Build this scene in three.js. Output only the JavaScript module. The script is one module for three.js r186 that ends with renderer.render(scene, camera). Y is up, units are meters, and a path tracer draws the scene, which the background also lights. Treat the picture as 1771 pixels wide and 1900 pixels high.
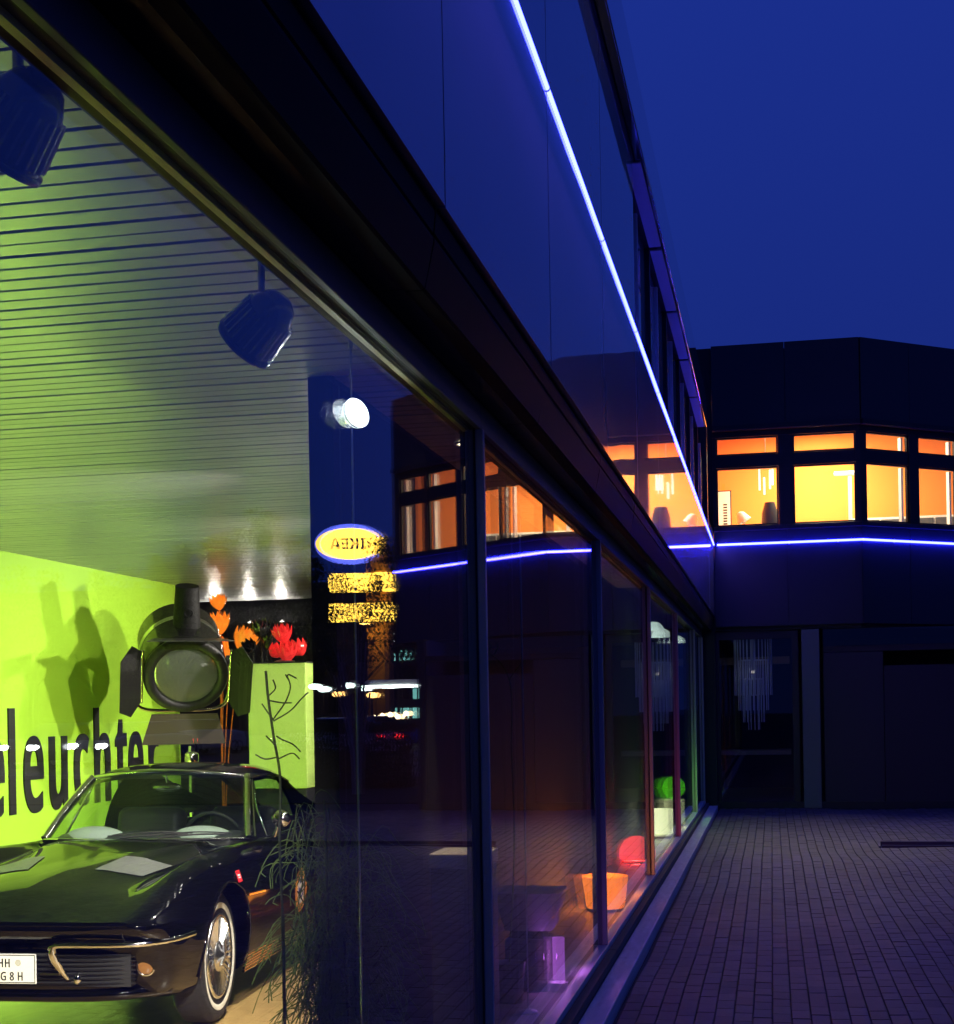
import * as THREE from 'three';
import { RoundedBoxGeometry } from 'three/addons/geometries/RoundedBoxGeometry.js';
import { TextGeometry } from 'three/addons/geometries/TextGeometry.js';
import { FontLoader } from 'three/addons/loaders/FontLoader.js';
import { RectAreaLightUniformsLib } from 'three/addons/lights/RectAreaLightUniformsLib.js';
import { mergeGeometries, mergeVertices, toCreasedNormals } from 'three/addons/utils/BufferGeometryUtils.js';
import { Brush, Evaluator, SUBTRACTION } from 'three-bvh-csg';
import { createNoise2D, createNoise3D } from 'simplex-noise';

// ------------------------------------------------------------------ camera, sky, exposure
RectAreaLightUniformsLib.init();
const scene = new THREE.Scene();
const PHOTO_W = 1771, PHOTO_H = 1900, FOCAL = 2700, PPX = 885.5, PPY = 1314, YAW = Math.atan(547 / FOCAL), ROLL = -0.0175, EYE = 1.65;
const camera = new THREE.PerspectiveCamera(2 * Math.atan(PHOTO_H / 2 / FOCAL) * 180 / Math.PI, PHOTO_W / PHOTO_H, 0.05, 900);
camera.setViewOffset(PHOTO_W, PHOTO_H, 0, PHOTO_H / 2 - PPY, PHOTO_W, PHOTO_H);
camera.position.set(0, EYE, 0);
camera.rotation.set(0, YAW, ROLL, 'YXZ');
scene.add(camera);

const renderer = new THREE.WebGLRenderer({ antialias: true });
renderer.setSize(954, 1024);
renderer.toneMapping = THREE.LinearToneMapping;
renderer.toneMappingExposure = 1.0;
renderer.shadowMap.enabled = true;

{ // blue hour: deep blue sky, a little lighter towards the zenith side of the frame, even all round
  const w = 64, h = 64, data = new Float32Array(w * h * 4);
  for (let j = 0; j < h; j++) {
    const el = (j + 0.5) / h * 180 - 90, t = Math.max(0, Math.min(1, el / 45));
    const r = 0.0075 + 0.0045 * t, g = 0.0185 + 0.016 * t, b = 0.155 + 0.185 * t;
    for (let i = 0; i < w; i++) data.set([r, g, b, 1], (j * w + i) * 4);
  }
  const sky = new THREE.DataTexture(data, w, h, THREE.RGBAFormat, THREE.FloatType);
  sky.mapping = THREE.EquirectangularReflectionMapping;
  sky.magFilter = THREE.LinearFilter; sky.needsUpdate = true;
  scene.background = sky; scene.environment = sky;
}

// ------------------------------------------------------------------ helpers
let seed = 7;
const rnd = () => { seed = (seed * 1664525 + 1013904223) >>> 0; return seed / 4294967296; };
const rr = (a, b) => a + (b - a) * rnd();
const noise2 = createNoise2D(rnd), noise3 = createNoise3D(rnd);
const W = (x, y, f) => new THREE.Vector3(x, y, -f);          // f: metres ahead along the facade
const rgb = (r, g, b) => new THREE.Color().setRGB(r, g, b);
function ray(px, py) {
  const d = new THREE.Vector3((px - PPX) / FOCAL, -(py - PPY) / FOCAL, -1);
  return d.applyEuler(new THREE.Euler(0, YAW, ROLL, 'YXZ'));
}
const onX = (px, py, x) => { const d = ray(px, py), t = x / d.x; return { x, y: EYE + d.y * t, f: -d.z * t }; };
const onF = (px, py, f) => { const d = ray(px, py), t = f / -d.z; return { x: d.x * t, y: EYE + d.y * t, f }; };
const XG = -1.08;                                             // plane of the shop glass
// a thing seen mirrored in the shop glass at that pixel, f metres ahead: where it really stands
const mirrored = (px, py, f) => { const p = onF(px, py, f); return { x: 2 * XG - p.x, y: p.y, f }; };

const used = {};
const numbered = (n) => { used[n] = (used[n] ?? -1) + 1; return used[n] ? `${n}_${String(used[n]).padStart(3, '0')}` : n; };
function shade(o) { o.castShadow = true; o.receiveShadow = true; return o; }
function thing(name, label, category, pos, group) {
  const g = new THREE.Group(); g.name = numbered(name); if (pos) g.position.copy(pos);
  g.userData = { label, category }; if (group) g.userData.group = group;
  scene.add(g); return g;
}
function part(name, geo, mat, parent, pos) {
  const m = shade(new THREE.Mesh(geo, mat)); m.name = name; if (pos) m.position.copy(pos);
  parent.add(m); return m;
}
function solo(name, geo, mat, label, category, pos, group) {
  const m = shade(new THREE.Mesh(geo, mat)); m.name = numbered(name); if (pos) m.position.copy(pos);
  m.userData = { label, category }; if (group) m.userData.group = group;
  scene.add(m); return m;
}
function struct(name, geo, mat, pos) {
  const m = shade(new THREE.Mesh(geo, mat)); m.name = numbered(name); if (pos) m.position.copy(pos);
  m.userData = { kind: 'structure' }; scene.add(m); return m;
}
// box between two corners given as x, y, f
function boxG(x0, x1, y0, y1, f0, f1, r = 0) {
  const w = Math.abs(x1 - x0), h = Math.abs(y1 - y0), d = Math.abs(f1 - f0);
  const g = r ? new RoundedBoxGeometry(w, h, d, 2, Math.min(r, w / 2.01, h / 2.01, d / 2.01)) : new THREE.BoxGeometry(w, h, d);
  return g.translate((x0 + x1) / 2, (y0 + y1) / 2, -(f0 + f1) / 2);
}
// a profile of x, y corners drawn out along the facade
function profG(pts, f0, f1) {
  const s = new THREE.Shape(); pts.forEach(([x, y], i) => i ? s.lineTo(x, y) : s.moveTo(x, y));
  return new THREE.ExtrudeGeometry(s, { depth: f1 - f0, bevelEnabled: false }).translate(0, 0, -f1);
}
function tubeG(pts, r, rad = 8, seg = 0, closed = false) {
  const c = new THREE.CatmullRomCurve3(pts.map((p) => p.isVector3 ? p : new THREE.Vector3(...p)), closed, 'centripetal');
  return new THREE.TubeGeometry(c, seg || pts.length * 6, r, rad, closed);
}
function rodG(a, b, r0, r1 = r0, n = 8) {
  const d = b.clone().sub(a), g = new THREE.CylinderGeometry(r1, r0, d.length(), n);
  g.applyQuaternion(new THREE.Quaternion().setFromUnitVectors(new THREE.Vector3(0, 1, 0), d.clone().normalize()));
  return g.translate(...a.clone().add(b).multiplyScalar(0.5).toArray());
}
const latheG = (pts, n = 32) => new THREE.LatheGeometry(pts.map(([r, y]) => new THREE.Vector2(r, y)), n);
const clean = (list) => mergeGeometries(list.map((g) => { const q = g.index ? g.toNonIndexed() : g; for (const k of Object.keys(q.attributes)) if (!['position', 'normal', 'uv'].includes(k)) q.deleteAttribute(k); return q; }));

function noiseTex(size, fn, srgb = true, rx = 1, ry = 1) {
  const d = new Uint8Array(size * size * 4);
  for (let j = 0; j < size; j++) for (let i = 0; i < size; i++) {
    const c = fn(i / size, j / size); const k = (j * size + i) * 4;
    d[k] = c[0]; d[k + 1] = c[1]; d[k + 2] = c[2]; d[k + 3] = 255;
  }
  const t = new THREE.DataTexture(d, size, size); t.magFilter = THREE.LinearFilter; t.minFilter = THREE.LinearMipmapLinearFilter; t.generateMipmaps = true;
  t.wrapS = t.wrapT = THREE.RepeatWrapping; t.repeat.set(rx, ry); if (srgb) t.colorSpace = THREE.SRGBColorSpace; t.needsUpdate = true; return t;
}
// tiling fractal noise, 0..1
const fbm = (u, v, s, oct = 4) => {
  let a = 0, k = 0.5, n = 0;
  for (let o = 0; o < oct; o++) {
    const R = s * 2 ** o / (2 * Math.PI), x = Math.cos(u * 2 * Math.PI) * R, y = Math.sin(u * 2 * Math.PI) * R, z = Math.cos(v * 2 * Math.PI) * R;
    a += k * noise3(x + 3.1 * o, y + z * 0.7, z + Math.sin(v * 2 * Math.PI) * R); n += k; k /= 2;
  }
  return a / n * 0.5 + 0.5;
};
const grainTex = noiseTex(256, (u, v) => { const q = 150 + 105 * fbm(u, v, 18, 4); return [q, q, q]; }, false);
const grain = (rx, ry) => { const t = grainTex.clone(); t.repeat.set(rx, ry); t.needsUpdate = true; return t; };
const blotch = noiseTex(256, (u, v) => { const q = 205 + 50 * (fbm(u, v, 4, 5) - 0.35) + 18 * (rnd() - 0.5); return [q, q, q]; });
const blotchAt = (rx, ry) => { const t = blotch.clone(); t.repeat.set(rx, ry); t.needsUpdate = true; return t; };

const std = (c, rough, metal = 0, extra = {}) => new THREE.MeshStandardMaterial({ color: c, roughness: rough, metalness: metal, ...extra });
const phy = (c, o) => new THREE.MeshPhysicalMaterial({ color: c, ...o });
const glow = (c, k, base = rgb(0.2, 0.2, 0.2)) => new THREE.MeshStandardMaterial({ color: base, roughness: 0.4, emissive: c, emissiveIntensity: k });

const M = {
  blackGloss: phy(rgb(0.008, 0.008, 0.010), { roughness: 0.10, clearcoat: 1, clearcoatRoughness: 0.03 }),
  fascia: phy(rgb(0.006, 0.006, 0.007), { roughness: 0.22, specularIntensity: 0.08 }),
  fasciaBoard: phy(rgb(0.005, 0.005, 0.006), { roughness: 0.6, specularIntensity: 0.1 }),
  cladding: phy(rgb(0.27, 0.28, 0.34), { roughness: 0.42, metalness: 1, clearcoat: 1, clearcoatRoughness: 0.02 }),
  backing: std(rgb(0.012, 0.012, 0.014), 0.9),
  frame: std(rgb(0.58, 0.55, 0.55), 0.42, 0.2),
  mullion: std(rgb(0.36, 0.34, 0.34), 0.45, 0.2),
  headFrame: std(rgb(0.12, 0.11, 0.11), 0.55, 0.1),
  darkFrame: std(rgb(0.02, 0.02, 0.022), 0.5, 0.2),
  sill: std(rgb(0.78, 0.77, 0.75), 0.5, 0, { map: blotchAt(0.6, 3) }),
  darkStone: std(rgb(0.045, 0.043, 0.045), 0.7),
  glass: phy(rgb(1, 1, 1), { roughness: 0, transmission: 1, thickness: 0, ior: 1.62 }),
  thinGlass: phy(rgb(1, 1, 1), { roughness: 0, transmission: 1, thickness: 0, ior: 1.5 }),
  tintGlass: phy(rgb(0.75, 0.85, 0.8), { roughness: 0, transmission: 1, thickness: 0, ior: 1.5 }),
  chrome: std(rgb(0.86, 0.86, 0.88), 0.07, 1),
  steel: std(rgb(0.55, 0.56, 0.58), 0.28, 1),
  greenWall: std(rgb(0.40, 0.74, 0.035), 0.75, 0, { bumpMap: grain(12, 5), bumpScale: 0.0006 }),
  letter: std(rgb(0.008, 0.008, 0.009), 0.55),
  slat: std(rgb(0.60, 0.61, 0.60), 0.33, 0.55),
  black: std(rgb(0.012, 0.012, 0.013), 0.7),
  darkWall: std(rgb(0.018, 0.018, 0.021), 0.8),
  panelGrey: std(rgb(0.026, 0.026, 0.029), 0.34, 0.1, { bumpMap: grain(3, 3), bumpScale: 0.0015 }),
  rubber: std(rgb(0.012, 0.012, 0.012), 0.75),
  white: std(rgb(0.78, 0.78, 0.74), 0.55),
};

// ------------------------------------------------------------------ the ground
struct('ground', new THREE.PlaneGeometry(700, 700).rotateX(-Math.PI / 2), std(rgb(0.035, 0.034, 0.034), 0.9, 0, { map: blotchAt(60, 60) }), W(0, -0.075, 150));
struct('street', boxG(-60, 140, -0.09, -0.062, 36, 58), std(rgb(0.05, 0.05, 0.052), 0.75, 0, { map: blotchAt(20, 4) }));
{ // kerb along the street
  const g = new THREE.Group(); g.name = 'street_kerb'; g.userData = { kind: 'structure' }; scene.add(g);
  const geo = new RoundedBoxGeometry(0.98, 0.16, 0.14, 2, 0.02), mt = std(rgb(0.28, 0.27, 0.26), 0.85);
  for (let i = 0; i < 36; i++) part('kerb_stone', geo, mt, g, W(4.5 + i, -0.02, 35.9));
}
{ // concrete block paving of the courtyard
  const g = new THREE.Group(); g.name = 'courtyard_paving'; g.userData = { kind: 'structure' }; scene.add(g);
  const PW = 0.1, PL = 0.2, bev = 0.004, gap = 0.0014, H = 0.06;
  const block = () => {
    const a = PW / 2 - gap, b = PL / 2 - gap, c = a - bev, d = b - bev, v = [], idx = [];
    const ring = (x, z, y) => { const s = v.length / 3; v.push(-x, y, -z, x, y, -z, x, y, z, -x, y, z); return s; };
    const r0 = ring(a, b, -H), r1 = ring(a, b, -bev), r2 = ring(c, d, 0);
    const band = (p, q) => { for (let i = 0; i < 4; i++) { const j = (i + 1) % 4; idx.push(p + i, q + i, p + j, p + j, q + i, q + j); } };
    band(r0, r1); band(r1, r2); idx.push(r2, r2 + 3, r2 + 1, r2 + 1, r2 + 3, r2 + 2);
    const q = new THREE.BufferGeometry(); q.setAttribute('position', new THREE.Float32BufferAttribute(v, 3)); q.setIndex(idx);
    const n = q.toNonIndexed(); n.computeVertexNormals();
    const p = n.attributes.position, uv = []; for (let i = 0; i < p.count; i++) uv.push(p.getX(i) / PW * 0.4, p.getZ(i) / PL * 0.8);
    n.setAttribute('uv', new THREE.Float32BufferAttribute(uv, 2)); return n;
  };
  const bg = block();
  const tones = [0.034, 0.056, 0.076, 0.096, 0.125].map((t, i) => std(rgb(t * (1.22 + 0.10 * (i % 2)), t, t * 0.80), 0.62, 0, { map: blotchAt(1, 1), bumpMap: grain(2, 2), bumpScale: 0.0012 }));
  const lumps = tones.map(() => []);
  const hump = (x, f) => 0.016 * noise2(x * 0.55 + 7, f * 0.33) + 0.012 * noise2(x * 0.2, f * 0.12 + 5) + 0.03 * Math.exp(-(((f - 15.2) / 0.8) ** 2)) * (x > -0.6 ? 1 : 0.3);
  const list = [];
  for (let c = 0; c < 62; c++) for (let k = 0; k < 118; k++) {
    const x = -0.775 + c * PW, f = 0.4 + (k + (c % 2) * 0.5) * PL;
    if (f > 23.0) continue;
    if (f > 17.1 && f < 17.4 && x > 1.15) continue;              // drain channel
    const e = 0.06, y = hump(x, f) + 0.003 * (rnd() - 0.5);
    const rx = Math.atan((hump(x, f + e) - hump(x, f - e)) / (2 * e)) + rr(-0.008, 0.008), rz = Math.atan((hump(x + e, f) - hump(x - e, f)) / (2 * e)) + rr(-0.012, 0.012);
    list.push({ x, y, f, rx, rz, ry: rr(-0.006, 0.006), t: Math.min(4, Math.max(0, Math.floor(rnd() * 2.6 + (noise2(x * 0.8, f * 0.5) + 1) * 1.0 + 0.8 * noise2(x * 2.3 + 4, f * 1.7)))) });
  }
  const inView = (p) => { const d = Math.hypot(p.x, p.f), s = p.x / p.f; return p.f > 7.0 && s < 0.137 && d < 30; };
  const near = new Set(list.filter(inView).sort((a, b) => a.f - b.f).slice(0, 300));
  const mm = new THREE.Matrix4();
  for (const p of list) {
    const e = new THREE.Euler(p.rx, p.ry, p.rz);
    if (near.has(p)) { const m = part('paver', bg, tones[p.t], g, W(p.x, p.y, p.f)); m.rotation.copy(e); } else {
      mm.makeRotationFromEuler(e).setPosition(W(p.x, p.y, p.f)); lumps[p.t].push(bg.clone().applyMatrix4(mm));
    }
  }
  lumps.forEach((l, i) => { const m = part('far_pavers', mergeGeometries(l), tones[i], g); m.userData.kind = 'stuff'; });
  part('joint_sand', new THREE.PlaneGeometry(6.4, 23.2).rotateX(-Math.PI / 2), std(rgb(0.045, 0.042, 0.040), 0.95), g, W(2.3, -0.034, 11.6));
}
{ // slotted drain across the courtyard
  const t = thing('drain_channel', 'dark sunken slotted drain channel crossing the block paving', 'drain', W(1.2, 0, 17.25));
  part('channel', boxG(0, 4.2, -0.07, -0.03, -0.13, 0.13), M.darkStone, t);
  part('edging', boxG(0, 4.2, -0.03, 0.035, 0.09, 0.135, 0.008), std(rgb(0.10, 0.09, 0.085), 0.85), t);
  part('edging', boxG(0, 4.2, -0.03, 0.012, -0.135, -0.09, 0.008), std(rgb(0.10, 0.09, 0.085), 0.85), t);
}

// ------------------------------------------------------------------ the showroom building
const XU = -0.85, XF = -0.872, CEIL = 2.95, FLOOR = 0.02, WALLX = -5.9, WALL_END = 13.9, END = 23.2;
const mull = [-2.25, 1.55, 5.38, 9.2, 13.03, 16.86, 20.69, 23.08];
const showroom = thing('showroom_building', 'long dark glass-fronted lamp showroom with mirror cladding above its shop windows', 'building', W(0, 0, 0));
{
  const b = showroom;
  // enclosing shell
  const floorTex = noiseTex(256, (u, v) => { const q = fbm(u, v, 3, 5), s = fbm(u, v, 22, 3); return [176 + 40 * (q - 0.5) + 34 * (s - 0.5), 146 + 36 * (q - 0.5) + 30 * (s - 0.5), 92 + 28 * (q - 0.5) + 24 * (s - 0.5)]; }); floorTex.repeat.set(3, 6);
  part('showroom_floor', boxG(-8, -1.75, -0.06, FLOOR, -2.4, 16.2), std(rgb(0.72, 0.72, 0.72), 0.30, 0, { map: floorTex, bumpMap: grain(30, 60), bumpScale: 0.0005 }), b);
  part('display_floor', boxG(-1.748, -1.062, -0.06, FLOOR, -2.4, END), std(rgb(0.30, 0.26, 0.20), 0.3, 0, { map: blotchAt(1, 12) }), b);
  part('slab', boxG(-8.2, -1.2, 3.02, 3.2, -2.6, END), M.backing, b);
  part('rear_wall', boxG(-8.2, -1.66, -0.06, 3.0, 16.2, 16.4), M.darkWall, b);
  part('front_end_wall', boxG(-8.2, -1.0, -0.06, 3.0, -2.6, -2.4), M.darkWall, b);
  part('far_side_wall', boxG(-8.2, -8.0, -0.06, 3.0, -2.4, 16.2), M.darkWall, b);
  const gw = part('green_wall', boxG(WALLX - 0.16, WALLX, FLOOR, CEIL + 0.05, -2.39, WALL_END), M.greenWall, b);
  gw.userData.label = 'bright lime green interior wall with tall black lettering';
  part('skirting', boxG(WALLX, WALLX + 0.014, FLOOR, FLOOR + 0.07, -2.38, WALL_END), M.black, b);
  part('partition', boxG(-1.75, -1.65, -0.05, 3.0, 5.43, END), std(rgb(0.005, 0.005, 0.006), 0.85), b);
  part('upper_core', boxG(-8.2, -0.99, 3.2, 5.28, -2.6, 19.6), M.backing, b);
  part('upper_core', boxG(-8.2, -0.93, 3.2, 5.28, -2.6, 9.7), M.backing, b);
  part('roof_slab', boxG(-8.2, -0.84, 5.32, 5.5, -2.6, 19.4), M.backing, b);
  part('corner_core', boxG(-8.2, -1.1, 3.2, 5.0, 19.6, END), M.darkWall, b);
  // slatted metal ceiling: one strip every ten centimetres
  const cl = new THREE.Group(); cl.name = 'slatted_ceiling'; b.add(cl);
  const sg = boxG(-7.9, -1.13, 0, 0.012, -0.043, 0.043, 0.004), sm = [0.97, 1, 1.03].map((k) => std(rgb(0.33 * k, 0.34 * k, 0.335 * k), 0.36, 0.3));
  for (let i = 0; i < 170; i++) { const f = -0.6 + i * 0.0985; if (f > 16.1) break; const m = part('slat', sg, sm[i % 3], cl, W(0, CEIL + rr(-0.0015, 0.0015), f)); m.rotation.x = rr(-0.01, 0.01); }
  part('ceiling_void', boxG(-8, -1.12, CEIL + 0.05, CEIL + 0.06, -2.4, 16.2), M.black, b);
  // shop front: sill, bottom rail, header, mullions, panes
  for (let i = 0; i < mull.length - 1; i++) {
    const f0 = mull[i] + 0.003, f1 = mull[i + 1] - 0.003;
    part('sill_flashing', boxG(-0.985, -0.855, -0.06, 0.055 + rr(-0.004, 0.004), f0, f1, 0.008), M.sill, b);
    part('plinth', boxG(-1.04, -0.987, -0.06, 0.105, f0, f1, 0.006), M.darkStone, b);
    part('bottom_rail', boxG(-1.10, -1.042, 0.05, 0.135, f0, f1, 0.006), M.frame, b);
    part('header', boxG(-1.078, -1.055, 2.70, 2.80, f0, f1, 0.005), M.headFrame, b);
    part('glazing_channel', boxG(-1.103, -1.0795, 2.705, 2.80, f0, f1), M.black, b);
    part('header_reveal', boxG(-1.122, -1.104, 2.692, 2.73, f0, f1), std(rgb(0.74, 0.68, 0.42), 0.5), b);
    part('window_head', boxG(-1.19, -1.123, 2.732, 3.015, f0, f1), M.black, b);
    const cx = (mull[i] + mull[i + 1]) / 2, gw2 = mull[i + 1] - mull[i] - 0.04;
    const p = part('glass_pane', new THREE.PlaneGeometry(gw2, 2.60).rotateY(Math.PI / 2), M.glass, b, W(XG, 1.42, cx)); p.rotation.y = [0, 0.0004, -0.0022, 0.0012, -0.0016, 0.0008, 0][i];
    const q = part('inner_pane', new THREE.PlaneGeometry(gw2, 2.60).rotateY(Math.PI / 2), M.glass, b, W(XG - 0.022, 1.42, cx)); q.rotation.y = [0, -0.0016, 0.0006, -0.001, 0.001, 0, 0][i];
  }
  for (const f of mull) {
    const m = part('mullion', boxG(-1.078, -1.045, 0.136, 2.70, f - 0.014, f + 0.014, 0.005), M.mullion, b);
    part('gasket', boxG(-1.10, -1.0785, 0.136, 2.70, f - 0.018, f + 0.018), M.black, m);
    part('inner_post', boxG(-1.135, -1.102, 0.021, 2.70, f - 0.018, f + 0.018, 0.004), M.darkFrame, m);
  }
  // projecting fascia over the shop windows, in lengths
  const joints = []; for (let f = -2.0; f <= 23.3; f += 1.952) joints.push(f);
  joints[joints.length - 1] = 23.19;
  for (let i = 0; i < joints.length - 1; i++) {
    const f0 = joints[i] + 0.003, f1 = joints[i + 1] - 0.003;
    const bend = rr(-0.0012, 0.0012);
    part('fascia_board', profG([[-0.96, 2.79], [-0.915, 2.79], [-0.905, 2.795], [XF + bend - 0.006, 2.92], [XF + bend - 0.006, 2.93], [-0.96, 2.93]], f0, f1), M.fasciaBoard, b);
    part('fascia_cap', profG([[-0.96, 2.938], [XF + bend - 0.014, 2.938], [XF + bend - 0.006, 2.943], [XF + bend, 2.997], [XF + bend - 0.003, 3.008], [XF + bend - 0.010, 3.013], [-0.96, 3.013]], f0, f1), M.fasciaBoard, b);
    part('soffit_board', boxG(-1.05, -0.962, 2.796, 2.82, f0, f1, 0.003), M.fascia, b);
  }
  part('fascia_core', boxG(-1.05, -0.962, 2.825, 3.01, -2.0, END - 0.02), M.backing, b);
  // mirror-like cladding on the upper storey, one sheet per bay
  const cj = []; for (let f = -1.97; f < 9.9; f += 1.95) cj.push(f);
  for (let i = 0; i < cj.length - 1; i++) {
    const geo = new THREE.BoxGeometry(0.03, 2.27, 1.930, 1, 14, 14), p = geo.attributes.position;
    for (let k = 0; k < p.count; k++) if (p.getX(k) > 0) { const u = p.getZ(k) / 0.975, v = p.getY(k) / 1.1; p.setX(k, p.getX(k) + 0.0007 * (1 - u * u) * noise2(i * 3.3 + v, u * 0.7) + 0.0005 * noise2(v * 2, u * 1.6 + i * 9)); }
    geo.computeVertexNormals();
    const m = part('cladding_sheet', geo, M.cladding, b, W(XU - 0.015, 3.02 + 1.135, (cj[i] + cj[i + 1]) / 2)); m.rotation.y = rr(-0.0011, 0.0011); m.rotation.z = rr(-0.0008, 0.0008);
  }
  part('joint_backing', boxG(-0.93, -0.89, 3.02, 5.29, -2.0, 9.72), M.backing, b);
  // beyond the cladding: a lower sheet band, then the ribbon of windows under the eaves
  for (let i = 0; i < 7; i++) {
    const f0 = 9.735 + i * 1.92, f1 = f0 + 1.914;
    const lo = part('cladding_sheet', new THREE.BoxGeometry(0.03, 1.108, 1.912), M.cladding, b, W(XU - 0.015, 3.02 + 0.554, (f0 + f1) / 2)); lo.rotation.y = rr(-0.0012, 0.0012);
    if (f1 > 21.3) { part('cladding_sheet', boxG(XU - 0.03, XU - 0.002, 4.132, 4.33, f0, f1), M.cladding, b); continue; }
    const wn = new THREE.Group(); wn.name = 'ribbon_window'; b.add(wn);
    part('window_post', boxG(-0.965, -0.895, 4.14, 5.29, f0 - 0.02, f0 + 0.05, 0.004), M.darkFrame, wn);
    part('window_post', boxG(-0.945, -0.905, 4.19, 5.25, (f0 + f1) / 2 - 0.02, (f0 + f1) / 2 + 0.02, 0.004), M.frame, wn);
    part('window_sill', boxG(-0.96, -0.862, 4.132, 4.18, f0, f1, 0.004), M.darkFrame, wn);
    part('window_pane', boxG(-0.94, -0.932, 4.182, 5.26, f0 + 0.052, f1), M.cladding, wn);
    if (f1 < 19.5) part('eaves_panel', boxG(-0.895, -0.80, 5.286, 5.298, f0 + 0.06, f1 - 0.03, 0.003), std(rgb(0.66, 0.62, 0.62), 0.5), b);
  }
  part('eaves_edge', boxG(-0.84, -0.775, 5.30, 5.70, -2.6, 19.4, 0.01), M.blackGloss, b);
  part('eaves_underside', boxG(-0.95, -0.842, 5.30, 5.318, -2.6, 19.4), M.black, b);
  part('end_post', boxG(-1.08, -0.87, 4.31, 5.9, 21.5, 21.62), M.darkFrame, b);
  part('end_post', boxG(-1.08, -0.90, 4.31, 5.9, 22.4, 22.5), M.darkFrame, b);
}

// lettering on the green wall
const font = await new FontLoader().loadAsync('fonts/droid/droid_sans_bold.typeface.json');
{
  const wall = showroom.getObjectByName('green_wall');
  for (const [ch, px] of [['e', -14], ['l', 21], ['e', 61], ['u', 107], ['c', 150], ['h', 189], ['t', 224], ['e', 251], ['r', 284]]) {
    const g = new TextGeometry(ch, { font, size: 0.80, depth: 0.012, curveSegments: 8, bevelEnabled: false });
    g.computeBoundingBox(); const bb = g.boundingBox; g.translate(-(bb.min.x + bb.max.x) / 2, 0, 0); g.scale(0.60, 1.0, 1); g.rotateY(Math.PI / 2);
    const p = onX(px, 1400, WALLX);
    part('letter', g, M.letter, wall, W(WALLX + 0.001, 0.87, p.f));
  }
}

// ------------------------------------------------------------------ blue light lines
const NEON_Y = 4.15, NEON_X = -0.8475;
const neonMat = glow(rgb(0.034, 0.042, 1.0), 24, rgb(0.6, 0.6, 0.8));
const neonMat2 = glow(rgb(0.012, 0.014, 1.0), 74, rgb(0.6, 0.6, 0.8));
const NEON_LIGHT = rgb(0.16, 0.10, 1.0);
{
  const t = thing('neon_light_line', 'straight blue light line running along the mirror cladding of the showroom', 'light line');
  part('neon_tube', rodG(W(NEON_X, NEON_Y, -2), W(NEON_X, NEON_Y, 23.15), 0.0105, 0.0105, 12), neonMat, t);
  part('end_cap', rodG(W(NEON_X, NEON_Y, 23.15), W(NEON_X, NEON_Y, 23.18), 0.014, 0.014, 12), M.frame, t);
  for (let f = -1.97; f < 23; f += 1.95) part('tube_joint', rodG(W(NEON_X, NEON_Y, f - 0.006), W(NEON_X, NEON_Y, f + 0.006), 0.012, 0.012, 12), M.frame, t);
  {
    const dir = new THREE.Vector3(1, -0.25, 0).normalize(), L = new THREE.RectAreaLight(NEON_LIGHT, 60, 25.1, 0.03);
    L.position.copy(W(NEON_X + 0.045, NEON_Y, 10.57));
    const xax = new THREE.Vector3(0, 0, -1), zax = dir.clone().negate(); L.quaternion.setFromRotationMatrix(new THREE.Matrix4().makeBasis(xax, zax.clone().cross(xax).normalize(), zax)); scene.add(L);
  }
}
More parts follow.
